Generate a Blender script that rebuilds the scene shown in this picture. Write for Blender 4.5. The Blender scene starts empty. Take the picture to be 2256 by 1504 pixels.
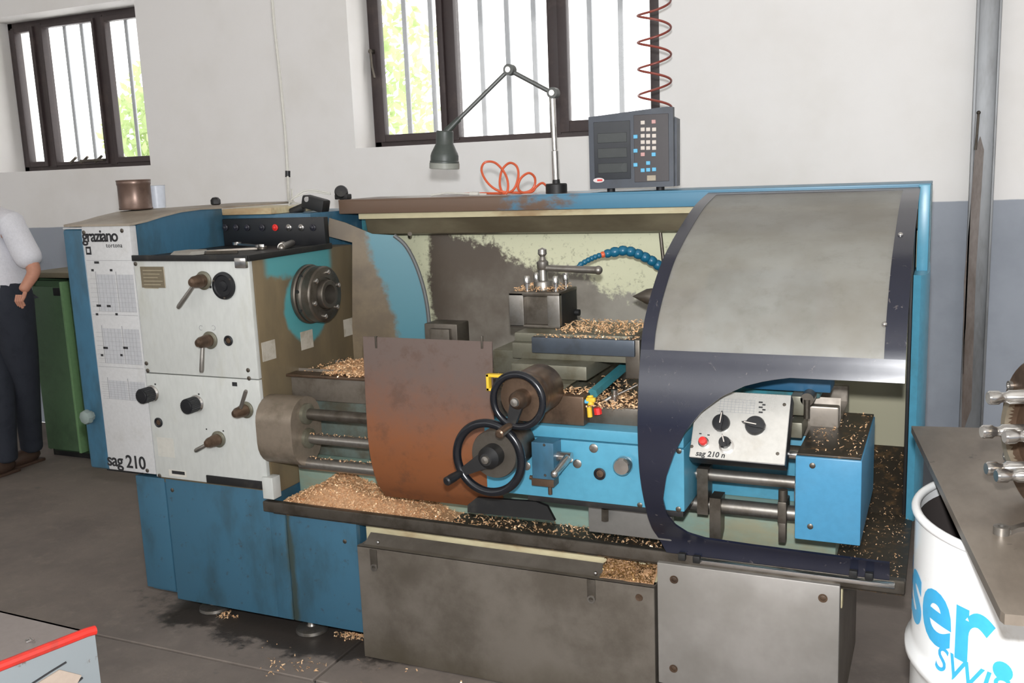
import bpy, bmesh, math, random
from mathutils import Vector, Matrix

# ------------------------------------------------------------------ camera, world, lights
SC = bpy.context.scene
COL = SC.collection
F = 2145.0; CAMH = 1.55
PITCH, ROLL, YAW = math.radians(10.05), math.radians(-2.29), math.radians(24.29)

def cam_axes():
    cy, sy = math.cos(YAW), math.sin(YAW)
    right = Vector((cy, sy, 0)); fw = Vector((-sy, cy, 0)); up = Vector((0, 0, 1))
    f2 = fw * math.cos(PITCH) - up * math.sin(PITCH)
    u2 = up * math.cos(PITCH) + fw * math.sin(PITCH)
    r = right * math.cos(ROLL) + u2 * math.sin(ROLL)
    u = u2 * math.cos(ROLL) - right * math.sin(ROLL)
    return r, u, f2
CR, CU, CF = cam_axes()
CP = Vector((0, 0, CAMH))
cam = bpy.data.cameras.new('camera'); camo = bpy.data.objects.new('camera', cam); COL.objects.link(camo)
m = Matrix.Identity(4)
for i in range(3):
    m[i][0] = CR[i]; m[i][1] = CU[i]; m[i][2] = -CF[i]; m[i][3] = CP[i]
camo.matrix_world = m
cam.sensor_width = 36; cam.lens = F / 2256 * 36; cam.clip_start = .05; cam.clip_end = 200
SC.camera = camo

WORLD_STRENGTH = 3.2
w = bpy.data.worlds.new('sky'); SC.world = w; w.use_nodes = True
bg = w.node_tree.nodes['Background']; bg.inputs[0].default_value = (1, .99, .975, 1); bg.inputs[1].default_value = WORLD_STRENGTH

fl = bpy.data.lights.new('camera_flash', 'POINT'); fl.energy = 320; fl.shadow_soft_size = .03; fl.color = (.975, .985, 1)
flo = bpy.data.objects.new('camera_flash', fl); flo.location = CP + CU * .13; COL.objects.link(flo)

vs = SC.view_settings
vs.view_transform = 'Standard'; vs.look = 'None'; vs.exposure = 0.0; vs.gamma = 1; vs.use_curve_mapping = False

# pixel of the 2256x1504 frame -> point on a plane of the place
def ray(px, py): return CR * ((px - 1128) / F) - CU * ((py - 752) / F) + CF
def at(px, py, Y): d = ray(px, py); return CP + d * (Y / d.y)
def atx(px, py, X): d = ray(px, py); return CP + d * (X / d.x)
def atz(px, py, Z): d = ray(px, py); return CP + d * ((Z - CAMH) / d.z)

# ------------------------------------------------------------------ materials
def srgb(c):
    return tuple(((v / 255) / 12.92 if v / 255 <= .04045 else ((v / 255 + .055) / 1.055) ** 2.4) for v in c)
MATS = {}
class N:
    def __init__(s, name):
        s.m = bpy.data.materials.new(name); s.m.use_nodes = True; s.t = s.m.node_tree
        s.b = s.t.nodes['Principled BSDF']; s.out = s.t.nodes['Material Output']
        s.co = s.t.nodes.new('ShaderNodeTexCoord'); s.k = 0
    def n(s, ty, **kw):
        o = s.t.nodes.new(ty)
        for a, v in kw.items(): setattr(o, a, v)
        return o
    def l(s, a, b): s.t.links.new(a, b)
    def noise(s, scale, detail=4, rough=.6, stretch=None, dist=0):
        x = s.n('ShaderNodeTexNoise'); x.inputs['Scale'].default_value = scale; x.inputs['Detail'].default_value = detail
        x.inputs['Roughness'].default_value = rough; x.inputs['Distortion'].default_value = dist
        if stretch:
            mp = s.n('ShaderNodeMapping'); mp.inputs['Scale'].default_value = stretch
            s.l(s.co.outputs['Object'], mp.inputs[0]); s.l(mp.outputs[0], x.inputs['Vector'])
        else: s.l(s.co.outputs['Object'], x.inputs['Vector'])
        return x.outputs['Fac']
    def ramp(s, v, a, b):          # smooth 0..1 between a and b
        x = s.n('ShaderNodeMapRange', interpolation_type='SMOOTHSTEP'); s.l(v, x.inputs[0])
        lo, hi, o0, o1 = (a, b, 0, 1) if a < b else (b, a, 1, 0)
        x.inputs[1].default_value = lo; x.inputs[2].default_value = hi; x.inputs[3].default_value = o0; x.inputs[4].default_value = o1
        return x.outputs[0]
    def math(s, op, a, b=None):
        x = s.n('ShaderNodeMath', operation=op)
        for i, v in enumerate((a, b)):
            if v is None: continue
            if isinstance(v, (int, float)): x.inputs[i].default_value = v
            else: s.l(v, x.inputs[i])
        return x.outputs[0]
    def xyz(s):
        x = s.n('ShaderNodeSeparateXYZ'); s.l(s.co.outputs['Object'], x.inputs[0]); return x.outputs
    def mix(s, f, a, b):
        x = s.n('ShaderNodeMix', data_type='RGBA'); s.l(f, x.inputs[0]) if not isinstance(f, (int, float)) else setattr(x.inputs[0], 'default_value', f)
        for i, v in ((6, a), (7, b)):
            if isinstance(v, tuple): x.inputs[i].default_value = (*v, 1)
            else: s.l(v, x.inputs[i])
        return x.outputs[2]
    def bump(s, h, strength=.2, dist=.002):
        x = s.n('ShaderNodeBump'); x.inputs['Strength'].default_value = strength; x.inputs['Distance'].default_value = dist
        s.l(h, x.inputs['Height']); s.l(x.outputs[0], s.b.inputs['Normal'])
    def setc(s, c):
        if isinstance(c, tuple): s.b.inputs['Base Color'].default_value = (*c, 1)
        else: s.l(c, s.b.inputs['Base Color'])
    def setr(s, r):
        if isinstance(r, (int, float)): s.b.inputs['Roughness'].default_value = r
        else: s.l(r, s.b.inputs['Roughness'])

def M(name, col, rough=.5, metal=0, dirt=None, amt=.5, scale=6, fine=60, bump=0, stretch=None, rvar=.12, coat=0, spec=.5):
    """painted / metal surface with soft grime in colour `dirt`"""
    if name in MATS: return MATS[name]
    g = N(name); c = srgb(col)
    base = c
    if dirt is not None:
        a = g.noise(scale, 5, .65, stretch); f = g.ramp(a, .62 - amt * .35, .78 - amt * .2)
        f = g.math('MULTIPLY', f, min(1, amt * 1.3)); base = g.mix(f, c, srgb(dirt))
    else: a = g.noise(scale, 3, .5, stretch)
    fi = g.noise(fine, 3, .6, stretch)
    v = g.ramp(fi, .25, .8); dk = g.mix(g.math('MULTIPLY', v, .22), base, tuple(x * .55 for x in c)) ; g.setc(dk)
    r = g.math('ADD', g.math('MULTIPLY', a, rvar * 2), rough - rvar); g.setr(r)
    g.b.inputs['Metallic'].default_value = metal; g.b.inputs['Coat Weight'].default_value = coat
    g.b.inputs['Specular IOR Level'].default_value = spec
    if bump: g.bump(fi, bump, .001)
    MATS[name] = g.m; return g.m

BLUE = M('blue machine paint', (56, 98, 122), .36, 0, (46, 62, 64), .45, 5, 40, stretch=(1, 1, .45))
BLUE_LIT = M('flash-lit blue paint', (80, 148, 174), .33, 0, (78, 112, 112), .25, 5, 40)  # lighter copy of the machine blue, flash light put into its colour
TEALP = M('oily teal paint', (58, 128, 140), .4, 0, (74, 66, 44), .65, 9, 50, stretch=(1, 1, .5))
WHITE = M('off white panel enamel', (192, 194, 190), .35, 0, (166, 164, 146), .35, 7, 60, stretch=(1, 1, .35))
GREYP = M('light grey data plate', (192, 192, 192), .4, 0, (168, 166, 160), .3, 8, 80)
DARK = M('black plastic', (24, 25, 28), .38, 0, (60, 58, 54), .2, 20, 90)
BLACK = M('matt black metal', (22, 22, 23), .55, 0, (70, 66, 58), .3, 14, 80)
RUBBER = M('black rubber', (30, 30, 32), .6)
STEEL = M('worn machined steel', (150, 146, 140), .36, .85, (92, 82, 66), .4, 12, 90)
STEELD = M('dark oily steel', (104, 98, 90), .42, .75, (56, 46, 34), .5, 10, 70)
CHROME = M('bright steel', (205, 203, 200), .2, .95, (150, 140, 126), .3, 20, 90)
BRONZE = M('brown oiled iron', (112, 92, 76), .38, .7, (60, 48, 40), .5, 16, 80)
OLIVE = M('olive oily casting', (118, 116, 102), .42, .45, (84, 76, 54), .5, 10, 70)
CREAM = M('cream paint', (206, 196, 160), .5, 0, (140, 96, 54), .55, 6, 60, stretch=(.4, 1, 1))
GREEN = M('green cabinet paint', (78, 104, 76), .5, 0, (60, 76, 58), .4, 4, 40)
RED = M('red paint', (206, 48, 38), .45, 0, (110, 62, 54), .5, 7, 50)
REDB = M('red button plastic', (216, 48, 44), .35)
YELLOW = M('yellow plastic', (222, 184, 52), .5)
SKYBLUE = M('bright blue plastic', (92, 176, 214), .4)
ORANGE = M('orange plastic', (214, 98, 62), .4)
HOSERED = M('red brown air hose', (150, 72, 60), .4)
HOSEBLUE = M('blue hose plastic', (26, 98, 128), .35)
INK = M('black print', (34, 34, 36), .6)
INKG = M('grey print', (150, 150, 152), .6)
INKL = M('pale print fill', (176, 177, 180), .6)
DRUMINK = M('sky blue drum print', (64, 172, 222), .35)
FRAMEB = M('dark brown window frame', (62, 52, 52), .45, 0, (96, 84, 78), .3, 8, 60)
BARG = M('pale painted bar', (188, 192, 196), .5)
CABLEW = M('white cable', (206, 204, 196), .5)
BEIGE = M('beige key', (206, 196, 186), .5)
SHIRT = M('white shirt cotton', (226, 226, 232), .85, 0, (204, 206, 214), .3, 14, 120, bump=.3)
JEANS = M('dark jeans', (42, 46, 56), .9, 0, (30, 33, 42), .4, 12, 200, bump=.3)
SKIN = M('skin', (196, 140, 116), .55)
HAIR = M('dark hair', (44, 38, 34), .7)
SHOE = M('brown shoe leather', (72, 54, 44), .5)
BELT = M('black belt leather', (24, 22, 22), .5)

def special(name):
    g = N(name); MATS[name] = g.m; return g
# wall: white upper coat, blue-grey dado
g = special('workshop wall plaster')
x, y, z = g.xyz()
line = g.math('ADD', g.math('MULTIPLY', x, .0085), 1.345)
d = g.ramp(g.math('SUBTRACT', g.math('ADD', z, g.math('MULTIPLY', g.noise(9, 3), .006)), line), -.002, .004)
up = g.mix(g.ramp(g.noise(1.1, 5, .6), .4, .75), srgb((240, 238, 236)), srgb((230, 227, 222)))
dn = g.mix(g.ramp(g.noise(2.5, 5, .6), .4, .7), srgb((158, 164, 174)), srgb((146, 152, 162)))
g.setc(g.mix(d, dn, up)); g.setr(.7); g.bump(g.noise(40, 4), .15, .003); WALL = g.m
g = special('window reveal plaster'); g.setc(srgb((232, 230, 226))); g.setr(.8); REVEAL = g.m
# floor
g = special('oily concrete floor')
c = g.mix(g.ramp(g.noise(1.6, 6, .65), .35, .7), srgb((126, 116, 108)), srgb((102, 94, 88)))
c = g.mix(g.math('MULTIPLY', g.ramp(g.noise(9, 5, .7), .5, .75), .5), c, srgb((140, 130, 120)))
x, y, z = g.xyz()
# old oil soaked into the concrete around the machine's feet
dx = g.math('MULTIPLY', g.math('ADD', x, 2.05), .85); dy = g.math('MULTIPLY', g.math('SUBTRACT', y, 2.62), 2.6)
rr = g.math('SQRT', g.math('ADD', g.math('MULTIPLY', dx, dx), g.math('MULTIPLY', dy, dy)))
oil = g.ramp(g.math('ADD', rr, g.math('MULTIPLY', g.math('SUBTRACT', g.noise(7, 5, .7), .5), 1.1)), .62, .42)
spots = g.ramp(g.noise(5, 4, .6), .68, .74)
oil = g.math('MAXIMUM', oil, g.math('MULTIPLY', spots, .5))
g.setc(g.mix(g.math('MULTIPLY', oil, .85), c, srgb((40, 37, 35))))
g.setr(g.math('SUBTRACT', .75, g.math('MULTIPLY', oil, .35))); g.bump(g.noise(60, 5), .25, .003); FLOOR = g.m
g = special('joint dirt'); g.setc(srgb((42, 38, 36))); g.setr(.9); JOINT = g.m
# headstock casting: brown oil film with bare teal patches
g = special('oil-browned teal casting')
x, y, z = g.xyz(); nz = g.noise(7, 5, .65)
top = g.ramp(g.math('ADD', z, g.math('MULTIPLY', nz, .10)), 1.265, 1.29)
ymask = g.math('MULTIPLY', g.ramp(y, 2.56, 2.6), g.ramp(y, 2.97, 2.93))
dy = g.math('SUBTRACT', y, 2.79); dz = g.math('SUBTRACT', z, 1.11)
rr = g.math('SQRT', g.math('ADD', g.math('MULTIPLY', dy, dy), g.math('MULTIPLY', dz, dz)))
ring = g.ramp(g.math('ADD', rr, g.math('MULTIPLY', nz, .05)), .165, .145)
teal = g.math('MAXIMUM', g.math('MULTIPLY', top, ymask), ring)
br = g.mix(g.ramp(g.noise(5, 5, .6, (1, 1, .4)), .35, .7), srgb((94, 84, 66)), srgb((116, 102, 78)))
g.setc(g.mix(teal, br, srgb((74, 138, 142)))); g.setr(.42); HEADSIDE = g.m
# oblique guard plate
g = special('stained guard plate')
x, y, z = g.xyz(); nz = g.noise(8, 5, .65)
a = g.ramp(g.math('ADD', g.math('ADD', x, g.math('MULTIPLY', z, .22)), g.math('MULTIPLY', nz, .11)), -1.635, -1.61)
b = g.ramp(g.math('ADD', g.math('ADD', x, g.math('MULTIPLY', z, .35)), g.math('MULTIPLY', nz, .03)), -1.362, -1.372)
c = g.mix(g.math('MULTIPLY', a, b), g.mix(g.ramp(nz, .35, .7), srgb((82, 66, 40)), srgb((104, 87, 58))), srgb((56, 116, 130)))
g.setc(c); g.setr(.42); GUARD = g.m
# splash back: cream enamel, dark coolant stain
g = special('stained cream splash back')
x, y, z = g.xyz(); n1 = g.math('SUBTRACT', g.noise(6, 6, .7), .5); n2 = g.math('SUBTRACT', g.noise(40, 5, .7), .5)
nn = g.math('ADD', g.math('MULTIPLY', n1, .22), g.math('MULTIPLY', n2, .16))
ln = g.math('ADD', g.math('SUBTRACT', z, 1.248), g.math('MULTIPLY', g.math('ADD', x, 1.52), .30))
clean = g.ramp(g.math('ADD', ln, nn), -.012, .03)
left = g.ramp(g.math('ADD', x, g.math('MULTIPLY', nn, .45)), -1.81, -1.84)
keep = g.math('MAXIMUM', clean, left)
right = g.ramp(x, -.72, -.42)
cr = g.mix(g.math('MULTIPLY', g.ramp(g.noise(55, 4, .7), .56, .7), .55), srgb((206, 206, 176)), srgb((120, 118, 96)))
st = g.mix(g.ramp(g.math('ADD', g.math('MULTIPLY', g.noise(5, 5, .6), .5), g.math('MULTIPLY', g.math('SUBTRACT', x, z), .38)), -.86, -.46), srgb((88, 79, 70)), srgb((152, 148, 138)))
st = g.mix(right, st, srgb((164, 160, 136)))
g.setc(g.mix(keep, st, cr)); g.setr(.38); SPLASH = g.m
# rusty carriage shield
g = special('rusty shield sheet')
x, y, z = g.xyz(); nz = g.noise(6, 6, .65); nf = g.noise(60, 4, .7)
t = g.ramp(g.math('SUBTRACT', g.math('ADD', g.math('MULTIPLY', nz, .26), g.math('MULTIPLY', nf, .08)), z), -.86, -.5)
c = g.mix(t, srgb((100, 86, 80)), srgb((134, 82, 50)))
c = g.mix(g.math('MULTIPLY', g.ramp(g.noise(14, 5, .7), .5, .7), .45), c, srgb((82, 60, 48)))
g.setc(c); g.setr(.5); g.b.inputs['Metallic'].default_value = .25; g.bump(nf, .15, .001); RUST = g.m
# hood enamel with scuffs
g = special('scuffed dark blue hood enamel')
sc = g.math('MULTIPLY', g.ramp(g.noise(26, 6, .75, None, 1.2), .61, .70), .55)
c = g.mix(sc, srgb((22, 26, 42)), srgb((120, 112, 108)))
c = g.mix(g.math('MULTIPLY', g.ramp(g.noise(3, 4), .35, .7), .3), c, srgb((44, 46, 58)))
g.setc(c); g.setr(g.math('ADD', .19, g.math('MULTIPLY', g.noise(9, 4), .06))); g.b.inputs['Specular IOR Level'].default_value = .75; HOOD = g.m
# cloudy plastic window of the hood
g = special('cloudy scratched plastic')
n1 = g.ramp(g.noise(4, 5, .6), .3, .75); c = g.mix(n1, srgb((158, 154, 147)), srgb((184, 184, 181)))
c = g.mix(g.math('MULTIPLY', g.ramp(g.noise(22, 5, .7), .5, .7), .35), c, srgb((140, 138, 130))); g.setc(c)
g.setr(.3); g.bump(g.noise(90, 4), .08, .001)
tr = g.n('ShaderNodeBsdfTransparent'); tr.inputs[0].default_value = (.86, .85, .78, 1)
tl = g.n('ShaderNodeBsdfTranslucent'); tl.inputs[0].default_value = (.6, .59, .56, 1)
mx0 = g.n('ShaderNodeMixShader'); mx0.inputs[0].default_value = .25; g.l(g.b.outputs[0], mx0.inputs[1]); g.l(tl.outputs[0], mx0.inputs[2])
mx = g.n('ShaderNodeMixShader'); mx.inputs[0].default_value = .40; g.l(mx0.outputs[0], mx.inputs[1]); g.l(tr.outputs[0], mx.inputs[2])
g.l(mx.outputs[0], g.out.inputs[0]); CLOUDY = g.m
# window glass
g = special('window glass'); gl = g.n('ShaderNodeBsdfGlossy'); gl.inputs['Roughness'].default_value = .05
tr = g.n('ShaderNodeBsdfTransparent'); mx = g.n('ShaderNodeMixShader'); mx.inputs[0].default_value = .05
g.l(tr.outputs[0], mx.inputs[1]); g.l(gl.outputs[0], mx.inputs[2]); g.l(mx.outputs[0], g.out.inputs[0]); GLASS = g.m
# brushed stainless
g = special('brushed stainless sheet')
br = g.noise(40, 4, .6, (14, 1, .5)); bl = g.noise(3, 5, .6)
g.setc(g.mix(g.ramp(bl, .3, .7), srgb((150, 146, 140)), srgb((178, 174, 170)))); g.b.inputs['Metallic'].default_value = .55
g.setr(g.math('ADD', .34, g.math('MULTIPLY', br, .2))); STAIN = g.m
g = special('grimy zinc sheet')
c = g.mix(g.ramp(g.noise(4, 6, .65), .35, .7), srgb((128, 121, 112)), srgb((98, 91, 82)))
x, y, z = g.xyz()
low = g.ramp(g.math('ADD', z, g.math('MULTIPLY', g.noise(6, 5), .25)), .26, .1)
c = g.mix(g.math('MULTIPLY', low, .6), c, srgb((82, 74, 58)))
g.setc(c); g.b.inputs['Metallic'].default_value = .45; g.setr(.46); ZINC = g.m
# chips
g = special('bronze cutting chips')
inf = g.n('ShaderNodeTexNoise'); inf.inputs['Scale'].default_value = 160; g.l(g.co.outputs['Object'], inf.inputs[0])
g.setc(g.mix(g.ramp(inf.outputs[0], .3, .7), srgb((250, 216, 176)), srgb((222, 172, 122)))); g.setr(.3); g.b.inputs['Metallic'].default_value = .35; CHIP = g.m
g = special('bed of bronze dust')
n1 = g.noise(120, 5, .8); g.setc(g.mix(g.ramp(n1, .3, .7), srgb((226, 184, 142)), srgb((176, 132, 94)))); g.setr(.5); g.b.inputs['Metallic'].default_value = .25; g.bump(n1, .8, .006); DUST = g.m
g = special('oily tray floor')
n1 = g.noise(30, 5, .7); g.setc(g.mix(g.ramp(n1, .5, .75), srgb((56, 50, 42)), srgb((120, 92, 62)))); g.setr(.42); g.b.inputs['Metallic'].default_value = .3; TRAYF = g.m
# drum
g = special('scuffed white drum paint')
g.setc(g.mix(g.math('MULTIPLY', g.ramp(g.noise(9, 5, .7), .55, .7), .4), srgb((232, 233, 232)), srgb((186, 178, 166)))); g.setr(.3); g.b.inputs['Coat Weight'].default_value = .3; DRUMW = g.m
g = special('dark drum inside'); g.setc(srgb((58, 52, 50))); g.setr(.7); DRUMIN = g.m
g = special('worn steel table plate')
c = g.mix(g.ramp(g.noise(5, 6, .65, (1, .4, 1)), .35, .7), srgb((134, 124, 112)), srgb((104, 94, 84)))
c = g.mix(g.ramp(g.noise(18, 4), .66, .72), c, srgb((70, 62, 54)))
g.setc(c); g.setr(.42); g.b.inputs['Metallic'].default_value = .4; PLATE = g.m
g = special('scraped grey enamel')
c = g.mix(g.ramp(g.noise(14, 6, .75), .56, .64), srgb((134, 141, 144)), srgb((98, 84, 76)))
g.setc(c); g.setr(.45); CART = g.m
g = special('galvanised post'); c = g.mix(g.ramp(g.noise(7, 5, .7, (1, 1, .25)), .4, .7), srgb((134, 136, 138)), srgb((104, 104, 104)))
g.setc(c); g.setr(.45); g.b.inputs['Metallic'].default_value = .3; POST = g.m
g = special('smeared rusty strap'); c = g.mix(g.ramp(g.noise(9, 5, .7, (1, 1, .3)), .35, .7), srgb((120, 110, 104)), srgb((82, 68, 58)))
g.setc(c); g.setr(.5); STRAP = g.m
g = special('top bar worn paint')
x, y, z = g.xyz()
f = g.ramp(g.math('ADD', g.math('MULTIPLY', g.noise(9, 5, .7, (.5, 1, 1)), .9), g.math('MULTIPLY', x, .42)), -.16, .0)
g.setc(g.mix(f, srgb((104, 84, 70)), srgb((72, 122, 148)))); g.setr(.4); TOPBAR = g.m
g = special('fascia oily olive'); c = g.mix(g.ramp(g.noise(5, 5, .6, (.4, 1, 1)), .35, .7), srgb((84, 76, 60)), srgb((118, 110, 90)))
g.setc(c); g.setr(.36); g.b.inputs['Metallic'].default_value = .3; FASCIA = g.m
g = special('leaf green'); c = g.mix(g.ramp(g.noise(2, 4), .35, .7), srgb((168, 188, 128)), srgb((190, 204, 160))); g.setc(c); g.setr(.6)
tl = g.n('ShaderNodeBsdfTranslucent'); g.l(c, tl.inputs[0]); mx = g.n('ShaderNodeMixShader'); mx.inputs[0].default_value = .5
g.l(g.b.outputs[0], mx.inputs[1]); g.l(tl.outputs[0], mx.inputs[2]); g.l(mx.outputs[0], g.out.inputs[0]); LEAF = g.m
g = special('ceiling plaster'); g.setc(srgb((214, 210, 204))); g.setr(.85); CEIL = g.m
WHEEL = M('glossy black wheel', (20, 22, 27), .24, 0, (50, 50, 52), .2, 12)
BEDG = M('grey bed iron', (124, 116, 106), .38, .4, (78, 68, 54), .5, 9, 70)
BRKT = M('brown grey cast bracket', (134, 122, 108), .4, .35, (92, 82, 66), .5, 9, 70)
BOXB = M('end box blue', (68, 134, 170), .33, 0, (76, 130, 160), .3, 6)
DRTEAL = M('dirty teal grey', (104, 116, 110), .42, .1, (80, 68, 50), .6, 8, 60)
g = special('blue cabinet paint with rust streak')
x, y, z = g.xyz(); n1 = g.noise(5, 5, .65, (1, 1, .45)); n2 = g.noise(16, 5, .7, (1, 1, .3))
c = g.mix(g.math('MULTIPLY', g.ramp(n1, .46, .68), .55), srgb((58, 98, 120)), srgb((46, 62, 64)))
dxs = g.math('ABSOLUTE', g.math('ADD', g.math('ADD', x, 1.985), g.math('MULTIPLY', g.math('SUBTRACT', n2, .5), .05)))
c = g.mix(g.math('MULTIPLY', g.ramp(dxs, .022, .004), .8), c, srgb((58, 62, 46)))
c = g.mix(g.math('MULTIPLY', g.ramp(g.noise(34, 4, .7), .62, .7), .5), c, srgb((60, 56, 48)))
g.setc(c); g.setr(.38); CABBLUE = g.m
BARK = M('bark', (96, 80, 64), .8, 0, (60, 50, 42), .5, 9, 60)

# ------------------------------------------------------------------ mesh building
WL = {}          # world location of every parent (all parents are translated only)
class MB:
    def __init__(s): s.v = []; s.f = []
    def add(s, vs, fs):
        o = len(s.v); s.v += [Vector(p) for p in vs]; s.f += [tuple(i + o for i in q) for q in fs]; return s
    def frombm(s, bm):
        bm.verts.index_update(); s.add([v.co.copy() for v in bm.verts], [[v.index for v in f.verts] for f in bm.faces]); bm.free(); return s
    def obox(s, c, size, R=None, bev=0, seg=2):
        bm = bmesh.new(); bmesh.ops.create_cube(bm, size=1)
        for v in bm.verts: v.co = Vector((v.co.x * size[0], v.co.y * size[1], v.co.z * size[2]))
        if bev: bmesh.ops.bevel(bm, geom=list(bm.edges), offset=min(bev, .45 * min(size)), segments=seg, affect='EDGES', profile=.6)
        for v in bm.verts: v.co = (R @ v.co if R is not None else v.co) + Vector(c)
        return s.frombm(bm)
    def box(s, x0, x1, y0, y1, z0, z1, bev=0, seg=2):
        return s.obox(((x0 + x1) / 2, (y0 + y1) / 2, (z0 + z1) / 2), (abs(x1 - x0), abs(y1 - y0), abs(z1 - z0)), None, bev, seg)
    def lathe(s, prof, o, ax, n=28, close=True):
        """prof: (radius, height) pairs along ax from o"""
        ax = Vector(ax).normalized(); u = ax.orthogonal().normalized(); w_ = ax.cross(u); o = Vector(o)
        vs = []; fs = []; k = len(prof)
        for i in range(n):
            a = 2 * math.pi * i / n; d = u * math.cos(a) + w_ * math.sin(a)
            for r, h in prof: vs.append(o + ax * h + d * r)
        for i in range(n):
            j = (i + 1) % n
            for q in range(k - 1): fs.append((i * k + q, j * k + q, j * k + q + 1, i * k + q + 1))
        if close:
            fs.append(tuple(i * k for i in range(n))); fs.append(tuple(i * k + k - 1 for i in reversed(range(n))))
        return s.add(vs, fs)
    def cyl(s, p0, p1, r0, r1=None, n=20, ch=0):
        p0 = Vector(p0); p1 = Vector(p1); L = (p1 - p0).length; r1 = r0 if r1 is None else r1
        pr = [(r0, 0), (r1, L)] if not ch else [(r0 - ch, 0), (r0, ch), (r1, L - ch), (r1 - ch, L)]
        return s.lathe(pr, p0, p1 - p0, n)
    def tube(s, pts, r, n=8, closed=False):
        pts = [Vector(p) for p in pts]; k = len(pts); vs = []; fs = []
        up = None
        for i, p in enumerate(pts):
            a = pts[i - 1] if (i or closed) else p; b = pts[(i + 1) % k] if (i < k - 1 or closed) else p
            t = (b - a).normalized()
            if up is None: up = t.orthogonal().normalized()
            up = (up - t * up.dot(t)).normalized(); sd = t.cross(up)
            rr = r[i] if isinstance(r, (list, tuple)) else r
            for j in range(n):
                q = 2 * math.pi * j / n; vs.append(p + (up * math.cos(q) + sd * math.sin(q)) * rr)
        for i in range(k if closed else k - 1):
            i2 = (i + 1) % k
            for j in range(n): j2 = (j + 1) % n; fs.append((i * n + j, i2 * n + j, i2 * n + j2, i * n + j2))
        if not closed: fs.append(tuple(range(n))); fs.append(tuple((k - 1) * n + j for j in reversed(range(n))))
        return s.add(vs, fs)
    def torus(s, c, ax, R, r, nu=40, nv=12):
        ax = Vector(ax).normalized(); u = ax.orthogonal().normalized(); w_ = ax.cross(u); c = Vector(c)
        return s.tube([c + (u * math.cos(2 * math.pi * i / nu) + w_ * math.sin(2 * math.pi * i / nu)) * R for i in range(nu)], r, nv, True)
    def prism(s, pts, off):
        n = len(pts); off = Vector(off); p = [Vector(q) for q in pts]
        fs = [tuple(range(n)), tuple(n + i for i in reversed(range(n)))] + [(i, (i + 1) % n, n + (i + 1) % n, n + i) for i in range(n)]
        return s.add(p + [q + off for q in p], fs)
    def sphere(s, c, r, n=14, sc=(1, 1, 1)):
        bm = bmesh.new(); bmesh.ops.create_uvsphere(bm, u_segments=n, v_segments=max(6, n // 2 + 1), radius=r)
        for v in bm.verts: v.co = Vector((v.co.x * sc[0], v.co.y * sc[1], v.co.z * sc[2])) + Vector(c)
        return s.frombm(bm)
    def quad(s, a, b, c, d): return s.add([a, b, c, d], [(0, 1, 2, 3)])
    def mesh(s, name, mat, smooth=35, bevel=0):
        me = bpy.data.meshes.new(name); me.from_pydata([tuple(v) for v in s.v], [], s.f); me.update()
        bm = bmesh.new(); bm.from_mesh(me)
        bmesh.ops.recalc_face_normals(bm, faces=list(bm.faces)); bm.to_mesh(me); bm.free()
        if smooth:
            for p in me.polygons: p.use_smooth = True
            me.set_sharp_from_angle(angle=math.radians(smooth))
        me.materials.append(mat); return me
    def build(s, name, mat, parent=None, smooth=35, label=None, kind=None, loc=None):
        return obj(name, s.mesh(name, mat, smooth), parent, label, kind, loc)

def obj(name, me, parent=None, label=None, kind=None, loc=None):
    o = bpy.data.objects.new(name, me); COL.objects.link(o)
    l = Vector(loc) if loc is not None else Vector((0, 0, 0))
    o.location = l; WL[o.name] = l
    if parent is not None:
        o.parent = parent; o.matrix_parent_inverse = Matrix.Translation(-WL[parent.name])
    if label: o['label'] = label
    if kind: o['kind'] = kind
    return o
def tag(o, label, cat, group=None, kind=None):
    o['label'] = label; o['category'] = cat
    if group: o['group'] = group
    if kind: o['kind'] = kind
    return o
def thing(name, label, cat, loc, group=None):
    o = bpy.data.objects.new(name, None); COL.objects.link(o); o.location = loc; o.empty_display_size = .1; WL[o.name] = Vector(loc)
    return tag(o, label, cat, group)
def struct(o): o['kind'] = 'structure'; return o
def spline(pts, k=6, closed=False):
    pts = [Vector(p) for p in pts]; n = len(pts); out = []
    for i in range(n if closed else n - 1):
        g_ = (lambda q: pts[q % n]) if closed else (lambda q: pts[max(0, min(n - 1, q))])
        a, b, c, d = g_(i - 1), g_(i), g_(i + 1), g_(i + 2)
        for j in range(k):
            t = j / k; out.append(.5 * ((2 * b) + (c - a) * t + (2 * a - 5 * b + 4 * c - d) * t * t + (3 * b - a - 3 * c + d) * t ** 3))
    if not closed: out.append(pts[-1])
    return out
def text(name, st, size, mat, parent, o, xd, yd, depth=.0006, shear=0, bold=0, warp=None, spacing=1, align='LEFT'):
    cu = bpy.data.curves.new(name, 'FONT'); cu.body = st; cu.size = size; cu.shear = shear; cu.offset = bold; cu.extrude = depth; cu.space_character = spacing; cu.align_x = align
    cu.resolution_u = 4
    t = bpy.data.objects.new(name, cu); COL.objects.link(t)
    bpy.context.view_layer.update(); me = bpy.data.meshes.new_from_object(t.evaluated_get(bpy.context.evaluated_depsgraph_get()))
    bpy.data.objects.remove(t); bpy.data.curves.remove(cu)
    xd = Vector(xd).normalized(); yd = Vector(yd).normalized(); zd = xd.cross(yd); o = Vector(o)
    for v in me.vertices:
        c_ = v.co.copy(); v.co = warp(c_) if warp else o + xd * c_.x + yd * c_.y + zd * c_.z
    me.materials.clear(); me.materials.append(mat); me.name = name
    return obj(name, me, parent)
XD = Vector((1, 0, 0)); YD = Vector((0, 1, 0)); ZD = Vector((0, 0, 1))
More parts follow.
